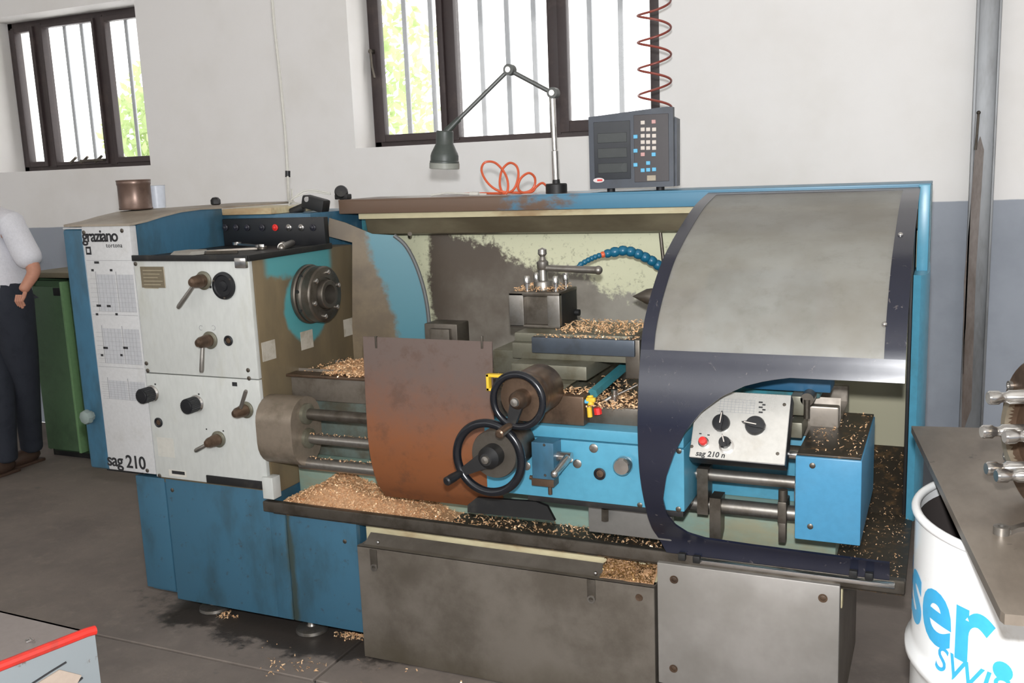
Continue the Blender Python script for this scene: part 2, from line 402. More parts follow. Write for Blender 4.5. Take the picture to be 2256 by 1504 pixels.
# ------------------------------------------------------------------ the room
WY = 4.5                                   # inner face of the window wall
WX0, WX1, CZ = -7.6, 3.4, 4.0
WIN = [(-5.62, -4.335, 1.655, 2.60), (-2.90, -1.235, 1.69, 2.66)]   # x0, x1, z0, z1 of the two openings
WD = .34
wb = MB(); rv = MB()
xs = WX0
for (x0, x1, z0, z1) in WIN:
    wb.box(xs, x0, WY, WY + WD, 0, CZ); wb.box(x0, x1, WY, WY + WD, 0, z0); wb.box(x0, x1, WY, WY + WD, z1, CZ); xs = x1
wb.box(xs, WX1, WY, WY + WD, 0, CZ)
struct(wb.build('wall_back', WALL, smooth=0))
struct(MB().box(WX0 - .2, WX0, -4.5, WY + WD, 0, CZ).build('wall_left', WALL, smooth=0))
struct(MB().box(WX1, WX1 + .2, -4.5, WY + WD, 0, CZ).build('wall_right', WALL, smooth=0))
rw = struct(MB().box(WX0 - .2, WX1 + .2, -4.7, -4.5, 0, 1.7).box(WX0 - .2, WX1 + .2, -4.7, -4.5, 3.75, CZ).build('unseen_rear_wall', WALL, smooth=0))  # unseen rear wall, added to cut down the light from behind
w3 = MB()  # unseen window strip, shaped to send daylight onto the back wall
for i in range(9): w3.box(WX0 + i * 1.375 - .04, WX0 + i * 1.375 + .04, -4.66, -4.54, 1.7, 3.75)
w3 = struct(w3.build('window_3', FRAMEB, smooth=0))
for i in range(8): MB().box(WX0 + i * 1.375 + .04, WX0 + (i + 1) * 1.375 - .04, -4.605, -4.60, 1.7, 3.75).build('pane', GLASS, w3, 0)
struct(MB().box(WX0 - .2, WX1 + .2, -4.5, WY + WD, CZ, CZ + .2).build('ceiling', CEIL, smooth=0))
# floor: slabs with open joints over a dirt bed
fl_ = struct(MB().box(WX0 - .2, WX1 + .2, -4.5, WY, -.12, -.012).build('floor', JOINT, smooth=0))
JY, JX, GW = 2.30, -1.76, .010
for (a, b, c, d) in ((WX0, WX1, -4.5, JY - GW), (WX0, JX - GW, JY, WY), (JX, WX1, JY, WY)):
    MB().box(a, b, c, d, -.05, 0, .003, 1).build('floor_slab', FLOOR, fl_, smooth=0)

def window(n, op, posts, bars, sashes, yf=4.70):
    x0, x1, z0, z1 = op
    fr = MB(); t = .045
    fr.box(x0 + .002, x1 - .002, yf, yf + .06, z0, z0 + .035, .004); fr.box(x0 + .002, x1 - .002, yf, yf + .06, z1 - t, z1, .004)
    fr.box(x0, x0 + t, yf, yf + .06, z0, z1, .004); fr.box(x1 - t, x1, yf, yf + .06, z0, z1, .004)
    w_ = struct(fr.build('window_%d' % n, FRAMEB))
    edges = [x0 + t] + list(posts) + [x1 - t]
    for i, p in enumerate(posts):
        MB().box(p - .03, p + .03, yf - .005, yf + .06, z0 + .02, z1 - .02, .005).build('mullion', FRAMEB, w_)
    for i in range(len(edges) - 1):
        a, b = edges[i] + (.03 if i else 0), edges[i + 1] - (.03 if i < len(edges) - 2 else 0)
        k = sashes[i]
        if k:
            s_ = MB(); sy0, sy1 = yf - .02, yf + .025
            s_.box(a, a + k, sy0, sy1, z0 + .03, z1 - .035, .004); s_.box(b - k, b, sy0, sy1, z0 + .03, z1 - .035, .004)
            s_.box(a + k, b - k, sy0, sy1, z0 + .03, z0 + .03 + k * 1.1, .004); s_.box(a + k, b - k, sy0, sy1, z1 - .035 - k, z1 - .035, .004)
            s_.build('sash', FRAMEB, w_)
        MB().box(a, b, yf + .03, yf + .036, z0 + .02, z1 - .03).build('pane', GLASS, w_, smooth=0)
    bm_ = MB().box(-.014, .014, -.006, .006, z0 - .02, z1 + .02, .003, 1).mesh('guard_bar', BARG)
    for b in bars: obj('guard_bar', bm_, w_, loc=(b, yf + .105, 0))
    return w_
def wx(px, py, Y=4.72): return at(px, py, Y).x
w2 = window(2, WIN[1], [wx(1000, 200), wx(1225, 200)], [wx(p, 280, 4.8) for p in (903, 960, 1068, 1125, 1183, 1304, 1371)], (.035, 0, .05))
MB().cyl((-2.868, 4.69, 2.2), (-2.868, 4.655, 2.2), .012).tube([(-2.868, 4.66, 2.2), (-2.862, 4.655, 2.12), (-2.85, 4.655, 2.06)], .007).build('window_latch', STEELD, w2)
w1 = window(1, WIN[0], [wx(105, 200), wx(240, 200)], [wx(p, 300, 4.8) for p in (65, 168, 205, 302)], (.03, .02, .03))
sill_t = MB().obox(at(205, 357, 4.66) + Vector((0, 0, .012)), (.2, .03, .014), None, .003)
for dx in (-.2, -.1, .02): sill_t.cyl(at(205, 357, 4.66) + Vector((dx, 0, .0)), at(205, 357, 4.66) + Vector((dx + .06, 0, .035)), .008)
sill_t.build('window_catch', STEELD, w1, label='grey catch on the lower frame')
# bright trees beyond the windows
def tree(x, y, h, r, seed, label):
    rnd = random.Random(seed); t = thing('tree', label, 'tree', (x, y, 0), 'trees outside the windows')
    MB().tube([(x, y, -.5), (x + .05, y, h * .5), (x - .05, y + .05, h * .85)], [.12, .09, .04], 9).build('trunk', BARK, t)
    lf = MB()
    for i in range(1300):
        a = rnd.uniform(0, 6.283); b = rnd.uniform(-1, 1); q = r * rnd.random() ** .4
        c = Vector((x + q * math.cos(a) * math.sqrt(1 - b * b), y + q * math.sin(a) * math.sqrt(1 - b * b) * .8, h * .62 + q * b * 1.25))
        u = Vector((rnd.gauss(0, 1), rnd.gauss(0, 1), rnd.gauss(0, 1))).normalized(); v_ = u.orthogonal().normalized() * .05; u *= .11
        lf.add([c - u, c + v_, c + u, c - v_], [(0, 1, 2, 3)])
    lf.build('foliage', LEAF, t, 0, kind='stuff')
tree(-8.6, 13.5, 4.6, 1.5, 3, 'pale green tree seen through the left pane of the window behind the lamp')
tree(-12.4, 13.2, 3.6, 1.1, 4, 'pale green tree at the lower right corner of the far left window')

# steel post by the wall at the right
po = thing('steel_post', 'grey steel upright post against the wall right of the lathe', 'post', (.115, 4.38, 0))
px0, px1 = .072, .162
MB().box(px0, px1, 4.40, 4.48, 0, CZ, .006).build('channel', POST, po)
MB().box(px0, px0 + .012, 4.37, 4.40, 0, CZ, .003).box(px1 - .01, px1, 4.37, 4.40, 0, CZ, .003).build('flange', POST, po)
a = [at(2160, 300, 4.37), at(2168, 330, 4.37), at(2150, 600, 4.37), at(2140, 900, 4.37), at(2118, 960, 4.37), at(2124, 620, 4.37), at(2136, 480, 4.37), at(2148, 330, 4.37)]
MB().prism(a, (0, .03, 0)).build('strap', STRAP, po, label='brown smeared flat bar bolted to the post')
MB().tube([at(2156, 248, 4.375), at(2152, 300, 4.365), at(2149, 330, 4.365)], .005).sphere(at(2156, 248, 4.375), .008, 8).build('hook_wire', STEELD, po)

# ------------------------------------------------------------------ the lathe
LA = thing('lathe', 'large blue and white metal lathe with open sliding hood in the middle of the workshop', 'lathe', (-1.45, 2.85, 0))
HX = -2.04; PY = 2.50
hb = MB().box(-2.53, HX, PY + .02, 3.10, .50, 1.295, .006).build('headstock_body', HEADSIDE, LA)
up_ = MB().box(-2.528, HX - .002, PY, PY + .018, .905, 1.296, .003).build('upper_panel', WHITE, LA, label='white upper control panel of the headstock')
lo_ = MB().box(-2.528, HX - .002, PY, PY + .018, .528, .902, .003).build('lower_panel', WHITE, LA, label='white lower control panel of the headstock')
MB().box(-2.30, HX - .012, PY - .004, PY + .01, .528, .556, .002).build('shadow_slot', BLACK, lo_)  # black strip standing in for the shade of a cut in the panel
MB().box(-2.056, -2.012, PY - .012, PY + .03, .50, .575, .003).build('corner_bracket', WHITE, LA)
dp = MB().box(-2.752, -2.531, PY, PY + .03, .535, 1.411, .003).build('data_panel', GREYP, LA, label='tall grey plate with maker name and gear tables')
col_ = MB().box(-2.85, -2.754, PY + .004, 3.0, .53, 1.402, .012, 3).build('side_column', BLUE, LA)
MB().box(-2.848, -2.752, PY + .006, 2.6, 1.402, 1.408, .002).build('top_trim', GREYP, col_)
# screws
scr = MB().lathe([(0, 0), (.007, .0), (.0075, .002), (.005, .0035), (0, .0035)], (0, 0, 0), (0, -1, 0), 12, False).mesh('screw', STEELD)
for (a, b), p in ((( 299, 581), up_), ((323, 800), up_), ((547, 815), up_), ((326, 816), lo_), ((549, 833), lo_), ((352, 1047), lo_), ((325, 1036), dp), ((269, 508), dp), ((185, 512), dp)):
    obj('screw', scr, p, loc=at(a, b, PY))
# headstock text and tables
pt = lambda px, py: at(px, py, PY - .0004)
text('lettering', 'graziano', .058, INK, dp, pt(182, 532), XD, ZD, bold=.0012, spacing=.86)
text('lettering', 'tortona', .022, INK, dp, pt(234, 545), XD, ZD, spacing=1.1)
o_ = pt(195, 552); MB().box(o_.x - .012, o_.x + .012, PY - .001, PY, o_.z - .014, o_.z + .014).build('logo_square', INK, dp, smooth=0)
MB().box(o_.x - .006, o_.x + .006, PY - .0016, PY - .001, o_.z - .007, o_.z + .007).build('logo_square', GREYP, dp, smooth=0)
text('lettering', 'sag 210', .066, INK, dp, pt(237, 1024), XD, ZD, bold=.0012, spacing=.93)
pm = MB(); pf = MB()
for blk, (ztop, zbot) in enumerate(((1.275, 1.115), (1.085, .93), (.898, .80))):
    pf.box(-2.705, -2.62, PY - .0005, PY, zbot, ztop - .03); pf.box(-2.61, -2.537, PY - .0005, PY, zbot, ztop - .03)
    for xx in (-2.71, -2.615): pm.box(xx, xx + .0025, PY - .001, PY, zbot, ztop - .02)
    for xx in (-2.70, -2.683, -2.667, -2.65, -2.634, -2.60, -2.585, -2.57, -2.555): pm.box(xx, xx + .0009, PY - .0008, PY, zbot, ztop - .03)
    for q in range(8): pm.box(-2.74, -2.537, PY - .0008, PY, zbot + (ztop - .03 - zbot) * q / 8, zbot + (ztop - .03 - zbot) * q / 8 + .0008)
    pm.box(-2.745, -2.535, PY - .0008, PY, ztop + .018, ztop + .0192)
pf.build('printed_table', INKL, dp, 0); pm.build('printed_lines', INKG, dp, 0)
ph = MB()
for (a, b, wd) in ((213, 578, 12), (218, 673, 12), (240, 674, 10), (233, 766, 12), (277, 766, 12), (204, 595, 6), (245, 595, 6), (214, 692, 6), (257, 692, 6), (225, 782, 6), (268, 782, 6)):
    o_ = at(a, b, PY); ph.box(o_.x - wd * .0009, o_.x + wd * .0009, PY - .001, PY, o_.z - .004, o_.z + .004)
ph.build('printed_headings', INK, dp, 0)
o_ = at(309, 587, PY); o2 = at(366, 634, PY)
pl_ = MB().box(o_.x, o2.x, PY - .003, PY, o2.z, o_.z, .001, 1).build('name_plate', M('brown name plate', (128, 118, 98), .4, .4), up_)
ln = MB()
for q in range(6): ln.box(o_.x + .012, o2.x - .01 - .01 * (q % 3), PY - .0035, PY - .003, o_.z - .014 - .012 * q, o_.z - .0115 - .012 * q)
ln.build('printed_lines', M('plate print', (158, 148, 124), .5), pl_, 0)
# black vent dial
o_ = at(495, 629, PY)
di = MB().lathe([(0, 0), (.044, 0), (.046, .004), (.044, .010), (.036, .011), (.033, .007), (.018, .007), (.016, .011), (0, .012)], o_, (0, -1, 0), 36, False).build('vent_dial', DARK, up_)
sd = MB().lathe([(0, 0), (.004, 0), (.003, .002), (0, .0022)], (0, 0, 0), (0, -1, 0), 10, False).mesh('screw', STEELD)
for a in range(3): obj('screw', sd, di, loc=o_ + Vector((.039 * math.cos(a * 2.1 + .6), -.0105, .039 * math.sin(a * 2.1 + .6))))
# sight glasses
for (a, b), p in (((504, 750), up_), ((350, 930), lo_)):
    o_ = at(a, b, PY); gq = MB().lathe([(.010, 0), (.017, 0), (.0175, .004), (.014, .006), (.010, .004), (.010, 0)], o_, (0, -1, 0), 24, False).build('sight_glass', DARK, p)
    MB().lathe([(0, .001), (.010, .001), (.009, .003), (0, .0035)], o_, (0, -1, 0), 18, False).build('lens', BRONZE, gq)
# shift levers
def lever(hub, end, parent, hr=.024, rr=.0075, dep=.05):
    o_ = at(*hub, PY - dep * .4) ; o_.y = PY; e = at(*end, PY - dep)
    lv = MB().lathe([(0, 0), (hr * 1.25, 0), (hr * 1.3, .006), (hr * 1.1, .009), (0, .009)], o_, (0, -1, 0), 28, False).build('lever_flange', OLIVE, parent)
    MB().lathe([(0, .009), (hr * .9, .009), (hr * .92, dep * .55), (hr * .85, dep * .6), (hr * .8, dep), (hr * .55, dep + .012), (0, dep + .014)], o_, (0, -1, 0), 28, False).build('lever_hub', BRONZE, lv)
    c0 = o_ + Vector((0, -dep * .75, 0)); d = (e - c0)
    MB().tube([c0, c0 + d * .5, c0 + d * .93, e], [rr * .85, rr, rr * 1.05, rr * .8], 14).build('lever_rod', STEEL, lv)
lever((441, 619), (392, 678), up_); lever((455, 751), (444, 820), up_, .023)
lever((535, 905), (542, 860), lo_, .022, .0065); lever((474, 970), (430, 993), lo_, .022, .007)
def arc_mark(px, py, a0, a1):
    o_ = at(px, py, PY - .0006); return [o_ + Vector((.008 * math.cos(a), 0, .008 * math.sin(a))) for a in [a0 + (a1 - a0) * i / 8 for i in range(9)]]
MB().tube(arc_mark(443, 722, .8, 5.2), .0009, 5).tube(arc_mark(470, 722, -2.2, 2.4), .0009, 5).build('arrow_marks', INKG, up_)
# knurled knobs
for (a, b) in ((336, 866), (434, 888)):
    o_ = at(a, b, PY); kn = MB().lathe([(0, 0), (.029, 0), (.030, .004), (.026, .010), (0, .010)], o_, (0, -1, 0), 30, False).build('dial_ring', CHROME, lo_)
    vs_ = MB(); n = 24; pr = []
    for q in range(n * 2): r_ = .0265 if q % 2 else .0245; an = math.pi * q / n; pr.append(o_ + Vector((r_ * math.cos(an), -.010, r_ * math.sin(an))))
    vs_.prism(pr, (0, -.042, 0)); vs_.lathe([(0, .052), (.021, .052), (.020, .0535), (0, .054)], o_, (0, -1, 0), 24, False)
    vs_.build('knob', DARK, kn)
mk = MB()
for (a, b, wd, ht) in ((517, 846, 6, 4), (393, 1041, 17, 3.5), (455, 945, 1.5, 1.5), (492, 949, 1.5, 1.5), (342, 846, 2, 1.5), (438, 868, 2, 1.5), (464, 632, 2.5, 2.5)):
    o_ = at(a, b, PY); mk.box(o_.x - wd * .0017, o_.x + wd * .0017, PY - .0006, PY, o_.z - ht * .0017, o_.z + ht * .0017)
mk.build('printed_marks', INK, lo_, 0)
o_ = at(345, 962, PY); MB().box(o_.x, o_.x + .075, PY - .0005, PY, o_.z - .07, o_.z, 0).build('paper_label', M('faded label', (190, 188, 180), .6), lo_, 0)
o_ = at(372, 1036, PY); MB().box(o_.x, o_.x + .078, PY - .0004, PY, o_.z - .018, o_.z + .004, 0).build('paper_label', M('pale label', (200, 196, 186), .6), lo_, 0)
# lock knob on blue column
o_ = at(202, 915, PY + .004); MB().lathe([(0, 0), (.018, 0), (.018, .012), (.026, .014), (.028, .022), (.024, .034), (.012, .040), (0, .040)], o_, (0, -1, 0), 8, False).build('lock_knob', M('grey green plastic', (122, 134, 130), .55), col_)

# gear cover with curved lid behind the top tray
ed = [atx(a, b, -2.53) for a, b in ((286, 492), (320, 484), (355, 473), (395, 463), (440, 457), (488, 455))]
ed[0].y = PY - .004
side = [Vector((-2.53, p.y, p.z)) for p in ed]
back = [Vector((-2.53, 3.42, side[-1].z))]
prof = side + back
gc = MB().prism([Vector((p.x, max(p.y, PY + .032), p.z - .008)) for p in side] + [Vector((-2.53, side[-1].y, 1.25)), Vector((-2.53, PY + .032, 1.25))], (-.315, 0, 0)).build('gear_cover', BLUE, LA)
lid = MB()
n = len(prof)
for i in range(n - 1):
    a, b = prof[i], prof[i + 1]; t = Vector((0, 0, -.008))
    q = [a + Vector((.006, 0, 0)), b + Vector((.006, 0, 0)), b - Vector((.30, 0, 0)), a - Vector((.30, 0, 0))]
    lid.add(q + [p + t for p in q], [(0, 1, 2, 3), (7, 6, 5, 4), (0, 4, 5, 1), (2, 6, 7, 3)] + ([(0, 3, 7, 4)] if i == 0 else []) + ([(1, 5, 6, 2)] if i == n - 2 else []))
LIDM = M('dusty grey lid', (150, 140, 126), .55, 0, (116, 104, 90), .5, 5, 60)
lid.build('lid', LIDM, LA, 50)
by = side[-1].y
MB().box(-2.85, -2.14, by + .02, 3.4, .5, 1.418, .004).build('rear_cabinet', BLUE, LA)
ip = MB().box(-2.525, -2.062, by - .01, by + .018, 1.297, 1.405, .003).build('indicator_panel', DARK, LA, label='black strip of indicator lamps behind the tool tray')
MB().box(-2.53, -2.30, by + .0, by + .3, 1.419, 1.442, .002).build('ledge', CREAM, LA)
lm = MB().lathe([(0, 0), (.012, 0), (.0125, .004), (.008, .006), (.0075, .010), (0, .013)], (0, 0, 0), (0, -1, 0), 18, False)
lmesh = {k: lm.mesh('indicator_lamp', mm) for k, mm in (('k', M('dark lamp lens', (44, 44, 52), .25)), ('r', REDB), ('w', CHROME))}
for i, (px, kk) in enumerate(((497, 'k'), (520, 'k'), (545, 'k'), (578, 'k'), (607, 'r'), (637, 'w'), (664, 'w'), (690, 'k'))):
    obj('indicator_lamp', lmesh[kk], ip, loc=at(px, 501, by - .01))
# top tray
TZ = 1.30
tt = MB().box(-2.528, HX + .006, PY - .004, by - .012, TZ - .006, TZ + .004, .002).build('tool_tray', BLACK, LA)
MB().box(-2.528, HX + .006, PY - .008, PY, TZ - .008, TZ + .012, .002).box(HX, HX + .008, PY - .008, by - .012, TZ - .008, TZ + .012, .002).build('tray_rim', BLACK, tt)
MB().box(-2.09, HX - .004, PY - .012, PY + .01, TZ - .03, TZ + .004, .004).build('corner_clip', CHROME, tt)
# spindle nose
SY, SZ = 2.80, 1.147
def ring(name, x0, x1, r, mat, par, ch=.004):
    return MB().lathe([(0, 0), (r - ch, 0), (r, ch), (r, x1 - x0 - ch), (r - ch, x1 - x0), (0, x1 - x0)], (x0, SY, SZ), (1, 0, 0), 48, False).build(name, mat, par)
sp = ring('spindle_flange', HX, HX + .018, .104, STEELD, LA)
ring('flange_ring', HX + .018, HX + .038, .099, STEELD, sp, .006)
nose = MB().lathe([(.094, 0), (.098, .004), (.098, .032), (.094, .037), (.092, .038), (.058, .038), (.056, .034), (.052, .034), (.05, .052), (.047, .055), (.034, .055), (.030, .01), (.0, .01)], (HX + .038, SY, SZ), (1, 0, 0), 48, False).build('spindle_nose', STEELD, sp)
ps = MB().lathe([(0, 0), (.0085, 0), (.0085, .008), (.006, .010), (0, .010)], (0, 0, 0), (1, 0, 0), 14, False).mesh('drive_stud', CHROME)
for i in range(6):
    a = i * math.pi / 3 + .3; obj('drive_stud', ps, nose, loc=(HX + .075, SY + .077 * math.cos(a), SZ + .077 * math.sin(a)))
hm = MB().lathe([(0, 0), (.007, 0), (.007, .002), (0, .002)], (0, 0, 0), (0, -1, 0), 12, False).mesh('socket_hole', BLACK)
for (dz_, ax) in ((.02, 0), (-.045, 0), (.07, 0)):
    obj('socket_hole', hm, sp, loc=(HX + .028, SY - math.sqrt(.099 ** 2 - dz_ ** 2) + .001, SZ + dz_))
# worn paper tags stuck on the headstock side
for (px, py) in ((593, 772), (677, 748), (770, 720)):
    c = atx(px, py, HX + .002); MB().box(HX, HX + .0015, c.y - .035, c.y + .035, c.z - .032, c.z + .032).build('paper_tag', M('dirty paper tag', (178, 172, 160), .6, 0, (140, 130, 110), .5, 20), hb, 0)

# oblique guard plate and splash back
p0, p1 = Vector((HX + .002, 3.06, 0)), Vector((-1.775, 3.20, 0))
du = (p1 - p0).normalized(); nrm = Vector((du.y, -du.x, 0))
def onguard(px, py):
    d = ray(px, py); t = (p0 - CP).dot(nrm) / d.dot(nrm); return CP + d * t
gp = [onguard(*p) for p in ((776, 850), (776, 534), (722, 520), (725, 480), (760, 490), (820, 515), (868, 518), (893, 540), (915, 580), (932, 630), (942, 680), (947, 735), (947, 850))]
MB().prism(gp, -nrm * .012).build('guard_plate', GUARD, LA, 0, label='brown and teal stained guard plate with curved edge')
crv = [onguard(*p) + nrm * .004 for p in ((868, 518), (893, 540), (915, 580), (932, 630), (942, 680), (947, 735))]
MB().tube(spline(crv, 5), .008, 8).build('edge_trim', M('grey edge strip', (96, 98, 98), .5), LA)
SBY = 3.30
MB().box(-2.03, -.075, SBY, SBY + .012, .60, 1.40, .0).build('splash_back', SPLASH, LA, 0)
BT = 1.455
MB().box(-2.13, -.05, 3.16, 3.20, 1.405, BT, .004).build('top_bar', TOPBAR, LA)
MB().box(-2.13, -.05, 3.16, 3.46, BT - .004, BT + .004, .002).build('top_plate', TOPBAR, LA)
MB().box(-2.06, -.075, 3.185, 3.215, 1.383, 1.408, .003).build('light_strip', CREAM, LA)
MB().prism([(-2.04, 3.20, 1.385), (-2.04, 3.215, 1.325), (-2.04, 3.235, 1.318), (-2.04, 3.30, 1.318), (-2.04, 3.30, 1.385)], (1.965, 0, 0)).build('fascia', FASCIA, LA, 0)
MB().cyl(at(903, 521, 3.22), at(903, 515, 3.19), .008).build('fascia_bolt', STEELD, LA)
MB().box(-2.13, -.05, 3.315, 3.46, .5, BT - .006, .0).build('rear_case', TEALP, LA, 0)
MB().cyl(at(1455, 512, 3.2), at(1462, 580, 3.2), .006).build('hanger_rod', STEELD, LA)
# right end column
rc = MB().box(-.083, -.051, 3.145, 3.48, 1.20, BT + .002, .004).build('end_post', BLUE_LIT, LA)
MB().prism([(-.086, 3.03, .46), (-.086, 3.44, .46), (-.05, 3.44, .46), (-.044, 3.2, .46), (-.046, 3.1, .46), (-.055, 3.04, .46), (-.066, 3.02, .46)], (0, 0, .742)).build('end_column', BLUE_LIT, LA, 40)
MB().box(-.098, -.088, 3.06, 3.3, .46, 1.40, .003).build('end_seal', BLACK, LA)
rl = MB().box(-.112, -.098, 3.09, 3.12, 1.26, 1.40, .003).build('hood_guide', BLACK, LA)
MB().cyl((-.145, 3.07, 1.245), (-.09, 3.07, 1.245), .009).build('guide_bolt', CHROME, rl)

# bed, tray, base
MB().box(HX, -.25, 2.665, 2.70, .80, .886, .006).box(HX, -.25, 2.93, 2.965, .80, .886, .006).box(HX, -.25, 2.70, 2.93, .78, .84, 0)\
  .prism([(HX, 2.70, .84), (HX, 2.73, .84), (HX, 2.715, .90)], (1.79, 0, 0)).build('bed_ways', BEDG, LA)
MB().box(HX, -1.2, 2.69, 2.94, .60, .80, .008).build('bed_casting', DRTEAL, LA)
MB().box(-1.2, -.25, 2.69, 2.94, .60, .80, .008).build('bed_casting', BLUE_LIT, LA)
MB().box(HX, -.25, 2.665, 2.96, .45, .60, .01).build('bed_foot', M('pale dirty teal', (134, 158, 146), .45, 0, (150, 140, 110), .6, 7, 50, stretch=(.4, 1, 1)), LA)
MB().box(HX, -1.55, 2.64, 2.70, .885, .894, .002).build('gap_plate', BRONZE, LA)
ty = MB().box(-2.04, -.068, 2.515, 3.30, .44, .462, 0).build('chip_tray', TRAYF, LA, 0)
MB().prism([(-.068, 3.06, .462), (-.068, 3.30, .462), (-.068, 3.30, .61)], (-1.9, 0, 0)).build('tray_slope', TRAYF, ty, 0)
MB().box(-2.065, -.066, 2.492, 2.518, .452, .489, .006, 3).build('tray_lip', STEELD, ty)
MB().box(-.6, -.09, 2.472, 2.494, .474, .486, .003).build('hood_rail', CHROME, ty)
MB().box(-1.71, -.222, 2.565, 2.60, .36, .452, .003).build('tray_apron', CREAM, ty)
for (a, b) in ((1487, 1229), (1815, 1268)): obj('screw', scr, LA, loc=at(a, b, 2.565))
MB().box(-1.70, -.25, 2.64, 3.2, .0, .44, 0).build('base_casting', BLACK, LA, 0)
# left base cabinet
cb = MB().box(-2.64, -2.05, 2.54, 3.15, .075, .51, 0).box(-2.05, -1.725, 2.54, 3.15, .075, .435, 0).build('base_cabinet', BLUE, LA, 0)
MB().box(-2.648, -2.513, 2.518, 2.54, .09, .516, .003).build('cabinet_panel', CABBLUE, cb)
MB().box(-2.508, -2.06, 2.518, 2.54, .062, .516, .003).box(-2.062, -1.995, 2.518, 2.54, .062, .4515, .003).build('cabinet_panel', CABBLUE, cb)
MB().box(-1.992, -1.716, 2.518, 2.54, .062, .4515, .003).build('cabinet_panel', CABBLUE, cb)
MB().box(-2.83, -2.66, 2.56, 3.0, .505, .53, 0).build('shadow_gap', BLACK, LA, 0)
for (a, b) in ((380, 1079), (760, 1192)): obj('screw', scr, cb, loc=at(a, b, 2.518))
ft = MB().lathe([(0, 0), (.052, 0), (.056, .006), (.054, .016), (.04, .022), (.018, .024), (.014, .03), (.014, .08), (0, .08)], (0, 0, 0), (0, 0, 1), 28, False).mesh('levelling_foot', STEEL)
for (a, b) in ((465, 1340), (680, 1388)): p = atz(a, b, .012); obj('levelling_foot', ft, LA, loc=(p.x, p.y + .02, 0))
obj('levelling_foot', ft, LA, loc=(-2.42, 3.05, 0)); obj('levelling_foot', ft, LA, loc=(-1.85, 3.05, 0))
# stainless box at the right of the base
sb_ = MB().box(-.70, -.226, 2.50, 3.1, 0, .44, .003).build('right_base', ZINC, LA)
sp_ = MB().box(-.705, -.221, 2.478, 2.50, .10, .461, .004).build('stainless_cover', STAIN, LA, label='bright brushed stainless cover plate low on the right')
for (a, b) in ((1485, 1276), (1813, 1317), (1484, 1472)):
    o_ = at(a, b, 2.478); MB().lathe([(.006, -.001), (.011, .0), (.012, .0015), (.007, .0015), (.0055, -.001)], o_, (0, -1, 0), 18, False).lathe([(0, .001), (.006, .001), (0, .002)], o_, (0, -1, 0), 12, False).build('cover_screw', BRONZE, sp_)

# feed rods, bracket, end box
RY = 2.545
br_ = MB()
pr = []
for i in range(13): a = math.pi * i / 12; pr.append(Vector((HX, RY + .082 * math.cos(a), .77 + .075 * math.sin(a))))
for i in range(13): a = math.pi + math.pi * i / 12; pr.append(Vector((HX, RY + .082 * math.cos(a), .70 + .085 * math.sin(a))))
br_.prism(pr, (.14, 0, 0)).build('rod_bracket', BRKT, LA, 40)
RODS = ((.788, .0185), (.706, .017), (.62, .021))
for z_, r_ in RODS: MB().cyl((-1.93, RY, z_), (-.30, RY, z_), r_, n=20).build('feed_rod', STEEL if z_ < .75 else STEELD, LA)
for z_, r_ in RODS[:2]: MB().lathe([(r_, 0), (r_ + .016, 0), (r_ + .016, .012), (r_, .016)], (-1.90, RY, z_), (1, 0, 0), 22, False).build('rod_collar', OLIVE, LA)
eb = MB().box(-.325, -.169, 2.395, 2.84, .608, .824, .004).build('end_box', BOXB, LA, label='bright blue bearing box at the right end of the feed rods')
MB().box(-.322, -.172, 2.40, 2.84, .824, .83, .002).build('dirty_top', TRAYF, eb)
for (a, b) in ((1790, 1025), (1785, 1159)): obj('screw', scr, eb, loc=at(a, b, 2.395))
MB().lathe([(0, 0), (.068, 0), (.07, .004), (.068, .012), (0, .012)], (-.338, RY, .70), (1, 0, 0), 30, False).build('bearing_flange', CHROME, eb)
for xx, zz, tl_ in ((-.600, .70, .10), (-.566, .62, .10)):
    MB().prism([(xx, RY - .03, zz + .03), (xx, RY + .03, zz + .03), (xx, RY + .02, zz - tl_ + .03), (xx, RY - .03, zz - tl_)], (.03, 0, 0)).build('trip_lever', STEELD, LA)
MB().box(-.385, -.362, RY - .035, RY + .03, .60, .66, .004).cyl((-.373, RY - .02, .66), (-.373, RY - .02, .69), .012).box(-.383, -.364, RY - .03, RY - .005, .545, .60, .003).build('stop_clamp', STEELD, LA)
# ------------------------------------------------------------------ carriage
AY = 2.40
sa = MB().box(-1.22, -.74, 2.46, 3.0, .84, .90, .006).build('saddle', STEELD, LA)
ap = MB().box(-1.18, -.606, AY, 2.62, .645, .815, .004).build('apron', BLUE_LIT, LA, label='bright blue carriage apron with knobs')
MB().box(-1.18, -.606, AY - .002, 2.62, .819, .852, .004).build('apron_ledge', BLUE_LIT, ap)
MB().box(-1.06, -.612, AY + .012, 2.6, .625, .645, .003).build('apron_base', BLACK, ap)
MB().box(-.90, -.66, 2.47, 2.5, .53, .63, .004).build('drip_plate', M('grey drip plate', (120, 118, 114), .45, .4), LA)
c = [at(a, b, 2.44) for a, b in ((1030, 1112), (1050, 1096), (1180, 1105), (1205, 1115), (1222, 1147), (1030, 1128))]
MB().prism(c, (0, .012, 0)).build('wiper_plate', BLACK, LA, 0)
MB().cyl(at(1333, 1120, 2.45), at(1333, 1146, 2.45), .011, n=6).build('drip_bolt', STEELD, LA)
plug = MB().lathe([(0, 0), (.0125, 0), (.0125, .002), (.011, .003), (0, .003)], (0, 0, 0), (0, -1, 0), 20, False).mesh('plug', STEEL)
for (a, b) in ((1308, 987), (1272, 1021), (1160, 1026)): obj('plug', plug, ap, loc=at(a, b, AY))
o_ = at(1322, 1043, AY); hp = MB().lathe([(.010, -.004), (.016, 0), (.017, .004), (.013, .005), (.010, .001)], o_, (0, -1, 0), 24, False).build('oil_window', DARK, ap)
